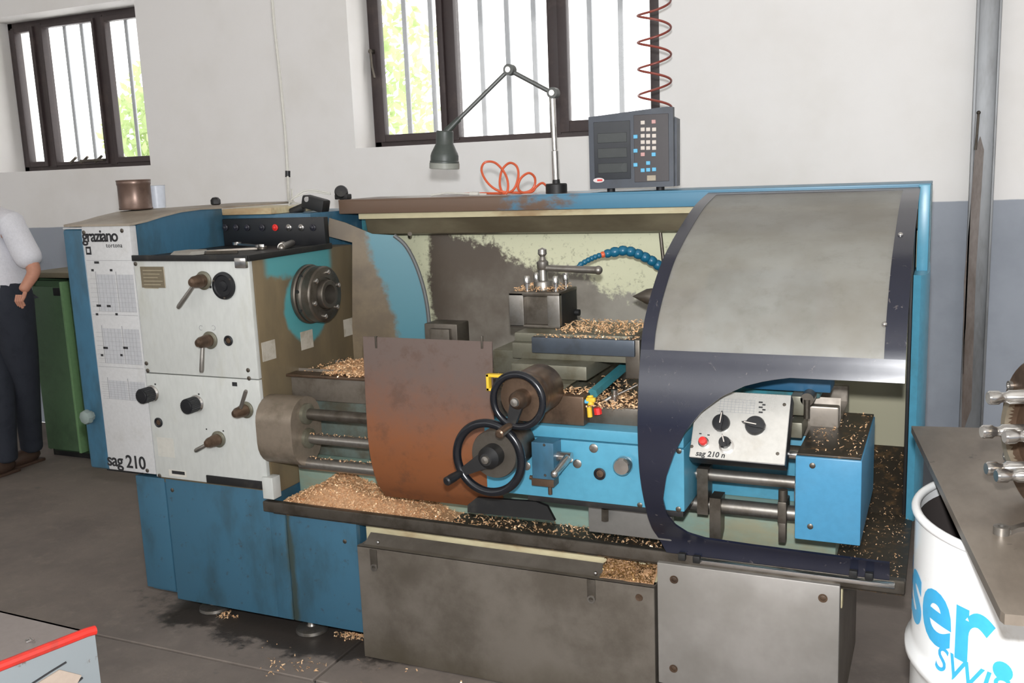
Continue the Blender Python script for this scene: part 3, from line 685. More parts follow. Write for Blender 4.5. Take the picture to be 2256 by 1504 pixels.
MB().lathe([(0, .001), (.011, .001), (0, .0025)], o_, (0, -1, 0), 16, False).build('lens', BRONZE, hp)
o_ = at(1382, 1016, AY); kb = MB().lathe([(0, 0), (.014, 0), (.013, .02), (.022, .022), (.024, .028), (.024, .05), (.02, .056), (0, .057)], o_, (0, -1, 0), 26, False).build('apron_knob', CHROME, ap)
o_ = at(1472, 1003, AY); MB().sphere(o_ + Vector((0, -.02, 0)), .009, 12).cyl(o_, o_ + Vector((0, -.02, 0)), .005).build('ball_knob', CHROME, ap)
for (a, b) in ((1496, 993), (1495, 1121), (1410, 1112)): obj('screw', scr, ap, loc=at(a, b, AY))
# lever box on the apron
a0 = at(1170, 976, 2.34); a1 = at(1221, 1058, 2.34)
lb = MB().box(a0.x, a1.x, 2.34, AY, a1.z, a0.z + .004, .003).build('lever_box', BLUE, ap)
for zz in (a0.z - .002, a1.z + .012): obj('screw', sd, lb, loc=((a0.x + a1.x) / 2 + .006, 2.34, zz))
e0 = at(1250, 1008, 2.365); e1 = at(1222, 1043, 2.30)
MB().cyl((a1.x - .005, 2.372, e0.z), (a1.x + .04, 2.372, e0.z), .014).tube([(a1.x + .03, 2.372, e0.z), (a1.x + .03, 2.355, e0.z - .004), e1], [.012, .012, .010], 14).sphere(e1, .011, 10).build('clamp_lever', CHROME, lb)
MB().box(a0.x - .012, a1.x - .01, 2.36, AY, a1.z - .028, a1.z, .002).tube([(a0.x - .02, 2.37, a1.z - .008), (a0.x + .02, 2.37, a1.z - .012)], .006).cyl((a0.x + .035, 2.38, a1.z - .028), (a0.x + .035, 2.38, a1.z - .055), .006).build('lever_linkage', BRONZE, lb)
# rusty shield
sh = MB(); X0, X1 = at(800, 735, 2.43).x, at(1084, 742, 2.43).x
prf = [(2.432, 1.075), (2.428, 1.0), (2.424, .9), (2.422, .8), (2.424, .74), (2.432, .69), (2.446, .64), (2.466, .6), (2.49, .57), (2.50, .558)]
def sheet(mb, prf, x0, x1, th, nx=2):
    k = len(prf)
    for sgn in (0, 1):
        vs_ = []
        for i, (y_, z_) in enumerate(prf):
            a = prf[max(0, i - 1)]; b = prf[min(k - 1, i + 1)]; d = Vector((0, b[0] - a[0], b[1] - a[1])).normalized(); nn = Vector((0, -d.z, d.y)) * (-th * sgn)
            for j in range(nx): vs_.append(Vector((x0 + (x1 - x0) * j / (nx - 1), y_, z_)) + nn)
        mb.add(vs_, [(i * nx + j, i * nx + j + 1, (i + 1) * nx + j + 1, (i + 1) * nx + j) for i in range(k - 1) for j in range(nx - 1)])
    o = len(mb.v) - 2 * k * nx
    for i in range(k - 1):
        for j in (0, nx - 1): a = o + i * nx + j; mb.f.append((a, a + nx, a + nx + k * nx, a + k * nx))
    for i in (0, k - 1):
        for j in range(nx - 1): a = o + i * nx + j; mb.f.append((a, a + 1, a + 1 + k * nx, a + k * nx))
sheet(sh, spline([Vector((0, *p)) for p in prf], 3) and [(p.y, p.z) for p in spline([Vector((0, *p)) for p in prf], 3)], X0, X1, .004)
shd = sh.build('chip_shield', RUST, LA, 50, label='big rusty brown curved chip shield')
for px in (829, 1062):
    o_ = at(px, 752, 2.428); MB().box(o_.x - .003, o_.x + .003, 2.424, 2.432, o_.z - .02, o_.z + .016, .001).build('weld_mark', STEELD, shd)
o_ = at(1070, 824, 2.40); o2 = at(1092, 862, 2.40)
MB().box(o_.x, o2.x + .05, 2.40, 2.42, o_.z - .008, o_.z, .001).box(o_.x, o_.x + .008, 2.40, 2.42, o2.z, o_.z, .001).box(o_.x, o2.x, 2.40, 2.42, o2.z, o2.z + .008, .001).build('yellow_bracket', YELLOW, LA)
# handwheels
def handwheel(name, px, py, Y, R, r, hub_r, drum, hang, parent, dmat, hdir):
    c = at(px, py, Y)
    wh = MB().torus(c, (0, 1, 0), R, r, 56, 14).build(name, WHEEL, parent)
    dr, dl = drum
    MB().lathe([(0, .03), (dr * .97, .03), (dr, .035), (dr, .06), (dr * .985, .064), (dr, .068), (dr, dl - .004), (dr * .96, dl), (0, dl)], c, (0, 1, 0), 44, False).build('dial_drum', dmat, wh)
    MB().lathe([(0, -.022), (hub_r * .55, -.02), (hub_r * .75, -.012), (hub_r, -.004), (hub_r * 1.05, .02), (hub_r * 1.05, .032), (0, .032)], c, (0, 1, 0), 30, False).build('wheel_hub', BRONZE if dmat is BRONZE else BLACK, wh)
    MB().lathe([(0, -.028), (.010, -.026), (.012, -.02), (0, -.018)], c, (0, 1, 0), 18, False).build('hub_bolt', STEEL, wh)
    d = Vector((math.cos(hang), 0, math.sin(hang))); s_ = Vector((-d.z, 0, d.x)); e = c + d * R
    MB().prism([c + s_ * hub_r * .8 + Vector((0, -.006, 0)), c - s_ * hub_r * .8 + Vector((0, -.006, 0)), e - s_ * .011 + Vector((0, -.006, 0)), e + s_ * .011 + Vector((0, -.006, 0))], (0, .014, 0)).build('spoke', BLACK, wh)
    h0 = e + Vector((0, -.008, 0)); h1 = h0 + Vector(hdir)
    MB().tube([h0, h0 + (h1 - h0) * .15, h0 + (h1 - h0) * .55, h0 + (h1 - h0) * .95, h1], [.008, .0105, .0125, .012, .008], 14).build('crank_handle', BRONZE if dmat is BRONZE else DARK, wh)
    return c
w1c = handwheel('cross_slide_handwheel', 1141, 882, 2.22, .069, .0095, .024, (.064, .165), math.radians(-108), LA, BRONZE, (-.004, -.062, -.008))
w2c = handwheel('traverse_handwheel', 1077, 1008, 2.22, .094, .0115, .03, (.066, .165), math.radians(-150), LA, STEELD, (-.012, -.062, -.006))
# control box
vb = Vector((0, 2.45 - 2.35, .965 - .81)); tilt = math.atan2(vb.y, vb.z)
RX = Matrix.Rotation(-tilt, 3, 'X')
bx0, bx1 = -.582, -.342; bh = vb.length; thk = .05
pc = Vector(((bx0 + bx1) / 2, 2.40, .8875))                       # centre of the face plate
nf = RX @ Vector((0, -1, 0)); uz = RX @ Vector((0, 0, 1))
cbx = MB().obox(pc - nf * (thk / 2), (bx1 - bx0, thk, bh), RX, .006).build('control_box', DARK, LA, label='tilted control box with steel face and red button')
MB().obox(pc + nf * .002, (bx1 - bx0 - .004, .004, bh - .004), RX, .0015, 1).build('face_plate', M('satin face plate', (202, 200, 194), .3, .35, (172, 164, 150), .3, 9, 70), cbx)
def onbox(px, py):
    d = ray(px, py); q = pc + nf * .0042; return CP + d * ((q - CP).dot(nf) / d.dot(nf))
def rotary(px, py, r, ang, h=.018, tear=False):
    o_ = onbox(px, py); kn = MB().lathe([(0, 0), (r, 0), (r, .006), (r * .9, h * .7), (0, h * .7)], o_, nf, 24, False).build('rotary_switch', DARK, cbx)
    d = (XD * math.cos(ang) + uz * math.sin(ang)); s_ = (-XD * math.sin(ang) + uz * math.cos(ang)); L = r * 1.3
    MB().prism([o_ + nf * .004 + d * L, o_ + nf * .004 + d * r * .3 + s_ * r * .32, o_ + nf * .004 - d * r * 1.05 + s_ * r * .25, o_ + nf * .004 - d * r * 1.05 - s_ * r * .25, o_ + nf * .004 + d * r * .3 - s_ * r * .32], nf * (h - .004)).build('pointer', DARK, kn, 0)
    MB().prism([o_ + nf * (h + .0002) + d * L * .8 + s_ * .0012, o_ + nf * (h + .0002) + d * L * .8 - s_ * .0012, o_ + nf * (h + .0002) - d * r * .2 - s_ * .0012, o_ + nf * (h + .0002) - d * r * .2 + s_ * .0012], nf * .0004).build('pointer_line', BEIGE, kn, 0)
rotary(1589, 932, .0225, 1.5); rotary(1664, 938, .025, 3.0); rotary(1597, 975, .015, 1.9)
o_ = onbox(1601, 983); MB().lathe([(.014, 0), (.019, 0), (.019, .004), (.015, .005)], o_, nf, 22, False).build('switch_ring', CHROME, cbx)
o_ = onbox(1551, 975); rb = MB().lathe([(0, 0), (.0135, 0), (.0135, .008), (.011, .010), (0, .010)], o_, nf, 22, False).build('button_collar', CHROME, cbx)
MB().lathe([(0, .008), (.0105, .008), (.0105, .020), (.009, .023), (0, .024)], o_, nf, 22, False).build('stop_button', REDB, rb)
text('lettering', 'sag 210 n', .0195, INK, cbx, onbox(1532, 1003), XD, uz, bold=.0004, shear=.15)
pr_ = MB(); o_ = onbox(1583, 880)
for i in range(10): pr_.obox(o_ + XD * (.006 + .0095 * i) + uz * -.014 + nf * .0002, (.0008, .0006, .036), RX)
for i in range(6): pr_.obox(o_ + XD * .047 + uz * (.003 - .007 * i) + nf * .0002, (.094, .0006, .0008), RX)
pr_.build('printed_table', INKG, cbx, 0)
pi_ = MB()
for i in range(5): pi_.obox(onbox(1676 + (i % 2) * 7, 886 + 5.5 * i) + nf * .0003, (.010 - .002 * (i % 2), .0006, .004), RX)
for (a, b) in ((1543, 955), (1561, 958)): pi_.obox(onbox(a, b) + nf * .0003, (.006, .0006, .003), RX)
pi_.build('printed_icons', INK, cbx, 0)
ns = MB().lathe([(0, 0), (.0045, 0), (.004, .0015), (0, .0018)], (0, 0, 0), nf, 12, False).mesh('screw', STEELD)
for (a, b) in ((1728, 891), (1713, 999), (1524, 983)): obj('screw', ns, cbx, loc=onbox(a, b))
MB().box(-.60, -.40, 2.47, 2.62, .84, .90, .004).build('control_box_arm', STEELD, LA)
# cross slide, compound, tool post
cs = MB().box(-1.09, -.95, 2.44, 3.0, .90, .935, .003).prism([(-1.075, 2.45, .935), (-.965, 2.45, .935), (-.935, 2.45, .96), (-1.105, 2.45, .96)], (0, .5, 0)).box(-1.135, -.905, 2.50, 3.02, .96, 1.0, .004).build('cross_slide', OLIVE, LA)
MB().box(-1.075, -.885, 2.415, 2.50, .853, .935, .005).build('slide_front_block', BRONZE, LA)
cp_ = MB().box(-1.165, -.785, 2.58, 2.86, .998, 1.045, .004).box(-1.165, -.80, 2.60, 2.84, 1.045, 1.072, .004).build('compound_slide', OLIVE, LA)
cv = at(1170, 742, 2.55); cv1 = at(1398, 790, 2.55)
MB().box(cv.x, cv1.x, 2.55, 2.575, cv1.z + .004, cv.z, .004).build('slide_cover', M('dark blue grey cover', (70, 78, 88), .36, .3, (50, 50, 50), .4, 8), cp_)
MB().box(cv1.x - .03, cv1.x + .012, 2.56, 2.8, cv1.z - .06, cv.z - .0, .004).build('slide_end_cap', STEELD, cp_)
tp = MB()
tx0, tx1, ty0, ty1, tz0, tz1 = -1.215, -1.05, 2.68, 2.835, 1.0725, 1.182
tp.box(tx0 + .02, tx1 - .012, ty0 + .022, ty1 - .012, tz0, tz1 - .012, .003)
tp.box(tx0, tx1, ty0, ty1, tz1 - .013, tz1, .003).box(tx0, tx1, ty0, ty1, tz0, tz0 + .01, .003)
tpo = tp.build('tool_post', STEELD, LA)
for (a, b, c, d) in ((tx0, tx0 + .048, ty0, ty0 + .03), (tx1 - .040, tx1, ty0, ty0 + .02), (tx0, tx0 + .03, ty1 - .03, ty1)):
    MB().box(a, b, c, d, tz0 + .002, tz1 - .002, .003).build('post_jaw', STEEL, tpo)
MB().box(tx1 - .012, tx1 + .0, ty0 + .02, ty1 - .004, tz0 + .006, tz1 - .006, .002).build('dark_side', BLACK, tpo)
MB().cyl((tx1, ty1 - .02, tz0 + .03), (tx1 + .014, ty1 - .02, tz0 + .03), .010).build('side_bolt', BLACK, tpo)
bolt = MB().lathe([(0, 0), (.008, 0), (.008, .022), (.0095, .024), (.0095, .042), (.007, .046), (0, .046)], (0, 0, 0), (0, 0, 1), 14, False).mesh('clamp_bolt', CHROME)
for (dx, dy) in ((.05, .03), (.142, .035), (.045, .12), (.14, .125)): obj('clamp_bolt', bolt, tpo, loc=(tx0 + dx, ty0 + dy, tz1))
cx, cy_ = tx0 + .085, ty0 + .075
MB().lathe([(0, 0), (.03, 0), (.03, .022), (.028, .026), (.016, .028), (.014, .06), (.018, .066), (.018, .084), (.010, .09), (.007, .1), (.014, .108), (.013, .122), (0, .128)], (cx, cy_, tz1), (0, 0, 1), 22, False).build('post_spindle', STEEL, tpo)
l0 = Vector((cx, cy_, at(1215, 590, cy_).z)); l1 = at(1318, 595, cy_ - .02)
MB().tube([l0, l0 + (l1 - l0) * .3, l0 + (l1 - l0) * .95, l1], [.010, .010, .0115, .0115], 14).sphere(l1, .0135, 12).build('clamp_handle', STEEL, tpo)
o_ = at(1085, 770, 2.62); o2 = at(1142, 824, 2.62)
MB().box(o_.x, o2.x + .1, 2.62, 2.95, o2.z, o_.z, .004).build('slide_wing', OLIVE, LA)
o_ = at(934, 712, 2.86); o2 = at(1008, 745, 2.86)
MB().box(o_.x, o2.x, 2.86, 2.95, .89, o_.z, .005).box(o_.x + .03, o2.x - .02, 2.84, 2.86, .89, o_.z - .015, .003).build('bed_stop', STEELD, LA)
# telescopic rail, valve pieces, chrome oiler on the saddle
q0, q1 = at(1305, 868, 2.47), at(1375, 808, 2.72)
dv = (q1 - q0)
MB().tube([q0, q1], .016, 6).build('coolant_channel', M('teal channel paint', (58, 124, 134), .4, 0, (70, 74, 60), .4, 10), LA)
MB().cyl(at(1300, 872, 2.44), at(1302, 893, 2.43), .009).obox(at(1302, 880, 2.43), (.026, .012, .012), None, .003).build('valve_tap', YELLOW, LA)
MB().cyl(at(1300, 918, 2.43), at(1298, 896, 2.43), .007).build('valve_stem', YELLOW, LA)
MB().cyl(at(1316, 898, 2.43), at(1318, 912, 2.43), .011, n=8).build('valve_knob', REDB, LA)
MB().cyl(at(1286, 884, 2.43), at(1298, 884, 2.43), .006).build('hose_nipple', SKYBLUE, LA)
MB().cyl(at(1354, 918, 2.50), at(1354, 858, 2.50), .009).cyl(at(1354, 880, 2.50), at(1354, 870, 2.50), .011).tube([at(1352, 872, 2.5), at(1332, 884, 2.49), at(1328, 880, 2.49)], .006).tube([at(1352, 873, 2.5), at(1405, 848, 2.52)], .003).build('lock_lever', CHROME, LA)
MB().box(-.88, -.70, 2.46, 2.62, .90, .905, 0).build('saddle_shelf', BRONZE, LA, 0)
# blue segmented coolant hose
hp_ = spline([at(*p) for p in ((1280, 582, 3.0), (1298, 572, 3.02), (1320, 563, 3.05), (1345, 557, 3.07), (1375, 552, 3.08), (1402, 558, 3.1), (1428, 570, 3.12), (1450, 584, 3.14), (1475, 610, 3.17))], 24)
ch = MB().tube([p for p in hp_[::6]], .006, 8).build('coolant_hose', HOSEBLUE, LA, label='jointed blue coolant hose with an orange joint')
acc = 0; last = hp_[0]; nxt = 0
for i, p in enumerate(hp_):
    acc += (p - last).length; last = p
    if acc >= nxt:
        f = i / len(hp_); rr = .0095 + .008 * min(1, max(0, (f - .28) / .1)); t = (hp_[min(i + 1, len(hp_) - 1)] - hp_[max(0, i - 1)]).normalized()
        isor = .27 < f < .325
        MB().lathe([(rr * .55, -rr * .9), (rr * .9, -rr * .55), (rr, 0), (rr * .85, rr * .55), (rr * .6, rr * .9)], p, t, 14).build('hose_segment', ORANGE if isor else HOSEBLUE, ch, label='orange hose joint' if isor else None)
        nxt = acc + rr * 1.45
MB().tube([hp_[0] - (hp_[1] - hp_[0]).normalized() * .03 - ZD * .006, hp_[0]], [.004, .008], 10).build('nozzle', HOSEBLUE, ch)
# tailstock with live centre, half hidden behind the hood
ts = MB().box(-.64, -.30, 2.68, 2.95, .902, 1.02, .01).prism([(-.62, 2.70, 1.02), (-.62, 2.93, 1.02), (-.62, 2.90, 1.2), (-.62, 2.86, 1.235), (-.62, 2.76, 1.235), (-.62, 2.72, 1.2)], (.30, 0, 0)).build('tailstock', TEALP, LA)
cc = at(1393, 656, SY)
MB().lathe([(0, 0), (.023, .045), (.025, .06), (.025, .085), (.022, .088), (.028, .30), (0, .30)], (cc.x, SY, cc.z + .005), (1, 0, 0), 24, False).build('live_centre', STEELD, ts)
MB().lathe([(.055, 0), (.06, .01), (.055, .02), (0, .02)], (-.31, SY, 1.14), (1, 0, 0), 24).build('quill_wheel', STEELD, ts)
b0 = at(1640, 850, 2.60); b1 = at(1830, 866, 2.60)
MB().box(b0.x, b1.x, 2.60, 2.70, b1.z, b1.z + .05, .004).build('tailstock_clamp_bar', M('deep blue paint', (34, 84, 116), .4), ts)
for (x_, y_, w_, h_) in ((1741, 872, 30, 44), (1741, 930, 26, 36)):
    a = at(x_, y_, 2.55); b = at(x_ + w_, y_ + h_, 2.55); MB().box(a.x, b.x, 2.55, 2.7, b.z, a.z, .004).build('tailstock_foot', OLIVE, ts)
a = at(1778, 880, 2.55); MB().cyl(a, a + Vector((0, .06, 0)), .017).cyl(a + Vector((0, 0, -.0)), a + Vector((0, .0, -.05)), .008).build('clamp_nut', STEELD, ts)
a = at(1745, 1001, 2.45); MB().cyl(a - XD * .02, a + XD * .02, .010).build('pivot_pin', CHROME, LA)

# ------------------------------------------------------------------ sliding hood
HXL, HXR = -.707, -.078
pts = [(3.145, 1.450), (2.955, 1.417), (2.787, 1.368), (2.658, 1.322), (2.562, 1.278), (2.456, 1.204), (2.386, 1.132), (2.356, 1.055), (2.335, .972), (2.324, .867), (2.339, .751), (2.395, .633), (2.468, .54), (2.478, .494)]
PRF = [(p.y, p.z) for p in spline([Vector((0, *p)) for p in pts], 8)]
SL = [0]
for i in range(1, len(PRF)): SL.append(SL[-1] + math.hypot(PRF[i][0] - PRF[i - 1][0], PRF[i][1] - PRF[i - 1][1]))
def prof_at(s):
    s = max(0, min(SL[-1], s))
    for i in range(1, len(SL)):
        if s <= SL[i]:
            t = (s - SL[i - 1]) / (SL[i] - SL[i - 1]); return (PRF[i - 1][0] + (PRF[i][0] - PRF[i - 1][0]) * t, PRF[i - 1][1] + (PRF[i][1] - PRF[i - 1][1]) * t)
def onhood(px, py):
    """pixel -> (X, s) on the curved hood"""
    d = ray(px, py); best = None; prev = None
    for i in range(len(PRF)):
        t = PRF[i][0] / d.y; g_ = CP.z + d.z * t - PRF[i][1]
        if prev is not None and (g_ > 0) != (prev > 0):
            k = abs(prev) / (abs(prev) + abs(g_)); s = SL[i - 1] + (SL[i] - SL[i - 1]) * k; y_ = PRF[i - 1][0] + (PRF[i][0] - PRF[i - 1][0]) * k
            return d.x * y_ / d.y, s
        prev = g_
    return (d.x * PRF[-1][0] / d.y, SL[-1])
def table(pxs): return sorted([(onhood(*p)[1], onhood(*p)[0]) for p in pxs])
def interp(tb, s):
    if s <= tb[0][0]: return tb[0][1]
    for a, b in zip(tb, tb[1:]):
        if s <= b[0]: return a[1] + (b[1] - a[1]) * (s - a[0]) / max(1e-9, b[0] - a[0])
    return tb[-1][1]
gl_t = onhood(1570, 429)[1]; gl_b = onhood(1460, 770)[1]; gl_b2 = onhood(1948, 792)[1]; gl_b = (gl_b + gl_b2) / 2
gxl = table([(1570, 432), (1540, 460), (1507, 510), (1490, 560), (1475, 630), (1462, 700), (1452, 768)])
gx1 = onhood(1948, 780)[0]; gx0 = sum(x for s, x in gxl) / len(gxl)
arc = [onhood(*p) for p in ((1740, 832), (1690, 838), (1640, 850), (1590, 873), (1545, 907), (1510, 950), (1485, 1000), (1468, 1050), (1461, 1100))]
arc2 = [onhood(*p) for p in ((1462, 1106), (1469, 1134), (1488, 1158), (1516, 1176), (1560, 1189), (1700, 1208), (1960, 1238))]
s_top = arc[0][1]
for i in range(1, len(arc2)): arc2[i] = (arc2[i][0], max(arc2[i][1], arc2[i - 1][1] + .002))
sEnd = SL[-1]
tbR = sorted([(s, x) for x, s in arc]) + sorted([(s, x) for x, s in arc2])
tbR = sorted(tbR)
def strip(rows, th, nx=10):
    """rows: (s, x0, x1): a curved sheet of thickness th"""
    mb = MB(); k = len(rows); out = []
    for sgn in (0, 1):
        for (s, a, b) in rows:
            y_, z_ = prof_at(s); ya, za = prof_at(s - .004); yb, zb = prof_at(s + .004); d = Vector((0, yb - ya, zb - za)).normalized(); nn = Vector((0, d.z, -d.y)) * th * sgn
            if nn.y < 0: nn = -nn
            for j in range(nx): out.append(Vector((a + (b - a) * j / (nx - 1), y_, z_)) + nn)
    fs = []
    o = k * nx
    for i in range(k - 1):
        for j in range(nx - 1):
            a = i * nx + j; fs += [(a, a + 1, a + nx + 1, a + nx), (o + a, o + a + nx, o + a + nx + 1, o + a + 1)]
        for j in (0, nx - 1): a = i * nx + j; fs.append((a, a + nx, o + a + nx, o + a))
    for i in (0, k - 1):
        for j in range(nx - 1): a = i * nx + j; fs.append((a, a + 1, o + a + 1, o + a))
    return mb.add(out, fs)
def srange(a, b, n): return [a + (b - a) * i / n for i in range(n + 1)]
lefte = lambda s: HXL + max(0, (s - (SL[-1] - .10)) / .10) ** 2 * .03
hd = strip([(s, HXL, gx0) for s in srange(gl_t, gl_b, 50)], .006, 4).build('hood_frame', HOOD, LA, 60, label='dark blue scuffed frame of the sliding hood')
strip([(s, HXL, HXR) for s in srange(0, gl_t, 6)], .006, 12).build('hood_top_edge', HOOD, hd, 60)
strip([(s, gx1, HXR) for s in srange(gl_t, gl_b, 50)], .006, 4).build('hood_side_strip', HOOD, hd, 60)
strip([(s, HXL, HXR) for s in srange(gl_b, s_top, 12)], .006, 24).build('hood_band', HOOD, hd, 60)
strip([(s, lefte(s), max(lefte(s) + .004, interp(tbR, s))) for s in srange(s_top, sEnd, 90)], .006, 14).build('hood_hook', HOOD, hd, 60)
strip([(s, gx0 - .012, gx1 + .012) for s in srange(gl_t - .01, gl_b + .01, 50)], .004, 10).build('hood_window', CLOUDY, hd, 60, label='cloudy scratched plastic pane of the hood')
for o in COL.objects:
    if o.name.startswith('hood_window'):
        for v in o.data.vertices: v.co.y += .0065
for (a, b) in ((1535, 1228), (1503, 1222), (1880, 1260), (1915, 1265)):
    o_ = at(a, b, 2.47); MB().box(o_.x - .010, o_.x + .010, 2.462, 2.478, o_.z - .014, o_.z + .006, .003).build('hood_roller', BLACK, hd)
for (a, b) in ((1990, 517), (1949, 714)):
    x_, s_ = onhood(min(a, 1984), b); y_, z_ = prof_at(s_); MB().sphere((x_, y_ - .002, z_), .007, 10).build('hood_rivet', CHROME, hd)

# ------------------------------------------------------------------ bronze chips
def chips(name, pts, size, parent, seed, label=None, mat=None):
    rnd = random.Random(seed); mb = MB()
    for p in pts:
        L = size * rnd.uniform(.5, 1.5); wd = size * rnd.uniform(.22, .5); a = rnd.uniform(0, 6.283)
        R = Matrix.Rotation(a, 3, 'Z') @ Matrix.Rotation(rnd.uniform(-.9, .9), 3, 'X') @ Matrix.Rotation(rnd.uniform(-.9, .9), 3, 'Y')
        cu = rnd.uniform(.3, 1.0) * L; vs_ = []
        for i in range(4):
            t = i / 3 - .5; q = Vector((t * L, 0, cu * (.25 - t * t)))
            vs_ += [Vector(p) + R @ (q + Vector((0, wd / 2, 0))), Vector(p) + R @ (q - Vector((0, wd / 2, 0)))]
        mb.add(vs_, [(0, 1, 3, 2), (2, 3, 5, 4), (4, 5, 7, 6)])
    return mb.build(name, mat or CHIP, parent, 0, label, 'stuff')
def scatter(x0, x1, y0, y1, z, n, seed, zj=.006):
    r = random.Random(seed); return [Vector((r.uniform(x0, x1), r.uniform(y0, y1), z + r.uniform(.001, zj))) for _ in range(n)]
def mound(fn, x0, x1, y0, y1, nx, ny, zb):
    mb = MB(); vs_ = [Vector((x0 + (x1 - x0) * i / nx, y0 + (y1 - y0) * j / ny, zb + fn(x0 + (x1 - x0) * i / nx, y0 + (y1 - y0) * j / ny))) for i in range(nx + 1) for j in range(ny + 1)]
    return mb.add(vs_, [(i * (ny + 1) + j, (i + 1) * (ny + 1) + j, (i + 1) * (ny + 1) + j + 1, i * (ny + 1) + j + 1) for i in range(nx) for j in range(ny)])
from mathutils import noise as mn
def pf1(x, y):
    a = max(0, min(1, (x + 2.04) / .16)) * max(0, min(1, (-1.42 - x) / .32)); b = max(0, min(1, (y - 2.515) / .06)) * max(0, min(1, (2.78 - y) / .10))
    return max(0, .075 * a * b * (1 + .5 * mn.noise(Vector((x * 9, y * 9, 3)))) + .004 * a)
mp_ = mound(pf1, -2.04, -1.40, 2.52, 2.78, 44, 20, .4625).build('chip_pile', DUST, ty, 60, label='heap of bronze chips in the tray below the headstock', kind='stuff')
r = random.Random(5); pp = []
for _ in range(4200):
    x_, y_ = r.uniform(-2.03, -1.42), r.uniform(2.522, 2.76); h_ = pf1(x_, y_)
    if h_ > .006: pp.append((x_, y_, .464 + h_ + r.uniform(0, .004)))
chips('chip', pp, .009, ty, 6)
r = random.Random(7); pp = []
for _ in range(1500):
    x_ = -1.6 + 1.0 * r.random() ** 1.3; y_ = 2.52 + .14 * r.random() ** 1.5; pp.append((x_, y_, .463 + r.uniform(.001, .008)))
chips('chip', pp, .009, ty, 8)
chips('chip', scatter(-.6, -.08, 2.52, 3.05, .463, 700, 9) , .006, ty, 10)
chips('chip', [Vector((p.x, p.y, .462 + max(0, (p.y - 3.06) / .24 * .148) + .003)) for p in scatter(-.3, -.08, 3.06, 3.29, 0, 220, 19)], .006, ty, 20)
chips('chip', scatter(-2.03, -1.2, 2.66, 2.96, .887, 1300, 11, .004) + scatter(-1.9, -1.55, 2.64, 2.70, .895, 500, 12, .012), .009, LA, 13, 'bronze chips on the bed ways')
def pf2(x, y):
    return max(0, .016 * max(0, min(1, (x + 2.0) / .2)) * max(0, min(1, (-1.45 - x) / .2)) * (1 + .9 * mn.noise(Vector((x * 14, y * 14, 7)))))
mound(pf2, -2.0, -1.42, 2.67, 2.96, 40, 18, .884).build('chip_pile', DUST, LA, 60, kind='stuff')
chips('chip', [(p.x, p.y, .887 + pf2(p.x, p.y)) for p in scatter(-1.98, -1.5, 2.67, 2.95, 0, 1300, 61)], .009, LA, 62)
chips('chip', scatter(-.31, -.175, 2.41, 2.83, .831, 160, 14, .003), .006, eb, 15)
chips('chip', scatter(tx0 + .01, tx1 - .01, ty0 + .01, ty1 - .01, tz1, 330, 16, .012), .008, tpo, 17)
chips('chip', scatter(-1.04, -.80, 2.605, 2.83, 1.072, 700, 18, .012) + scatter(cv.x, cv1.x, 2.552, 2.60, cv.z - .002, 110, 24, .004), .009, cp_, 21)
chips('chip', scatter(-.89, -.70, 2.41, 2.6, .905, 380, 22, .010) + scatter(-1.07, -.89, 2.42, 2.495, .936, 150, 23, .010) + scatter(-.93, -.76, 2.5, 2.7, .905, 180, 33, .03), .010, sa, 25)
chips('chip', scatter(-1.9, -1.35, RY - .008, RY + .008, .706 + .016, 130, 26, .003) + scatter(-2.0, -1.5, RY - .012, RY + .012, .62 + .019, 110, 27, .003), .007, LA, 28)
# ------------------------------------------------------------------ chip drawer under the lathe
DW = thing('chip_drawer', 'long grimy sheet metal chip drawer under the lathe tray, open at the top', 'drawer', (-1.2, 2.5, 0))
dx0, dx1, dt = -1.690, -.714, .386
fp = MB().box(dx0, dx1, 2.478, 2.482, .004, dt, .001, 1).box(dx0, dx1, 2.478, 2.496, dt - .004, dt, .001, 1).build('front_plate', ZINC, DW)
MB().box(dx1 - .004, dx1, 2.482, 2.56, .004, dt - .003, 0).box(dx0, dx0 + .004, 2.482, 2.56, .004, dt - .003, 0).build('side_plate', ZINC, DW, 0)
MB().box(dx0 + .004, dx1 - .004, 2.482, 2.56, .02, .026, 0).build('bottom_plate', ZINC, DW, 0)
MB().prism([(dx0 + .004, 2.498, .37), (dx0 + .004, 2.556, .402), (dx0 + .004, 2.560, .400), (dx0 + .004, 2.504, .366)], (at(1335, 1240, 2.55).x - dx0, 0, 0)).build('sloping_deflector', ZINC, DW, 0)
for px, py in ((824, 1232), (1303, 1300)):
    o_ = at(px, py, 2.478); sl = MB().box(o_.x - .0125, o_.x + .0125, 2.4745, 2.478, o_.z - .028, o_.z + .034, .002).build('slot_handle', STEELD, fp)
    MB().lathe([(.007, 0), (.012, 0), (.012, .002), (.007, .002)], Vector((o_.x, 2.4745, o_.z - .026)), (0, -1, 0), 18, False).build('slot_end', STEEL, sl)
o_ = at(1408, 1316, 2.478); MB().lathe([(0, 0), (.011, 0), (.010, .002), (.005, .001), (0, .001)], o_, (0, -1, 0), 18, False).build('rivet', BRONZE, fp)
for px, py in ((833, 1194), (1312, 1262)): MB().sphere(at(px, py, 2.49), .006, 8).build('rivet', CHROME, fp)
xa = at(1335, 1240, 2.55).x
mound(lambda x, y: .012 + .05 * max(0, min(1, (y - 2.485) / .1)) + .012 * mn.noise(Vector((x * 20, y * 20, 0))), xa, dx1 - .006, 2.486, 2.56, 14, 10, dt - .016).build('chip_heap', DUST, DW, 60, kind='stuff')
r = random.Random(31); pp = []
for _ in range(750):
    x_, y_ = r.uniform(xa, dx1 - .01), r.uniform(2.49, 2.558); pp.append((x_, y_, dt - .016 + .016 + .05 * max(0, min(1, (y_ - 2.485) / .1)) + r.uniform(0, .004)))
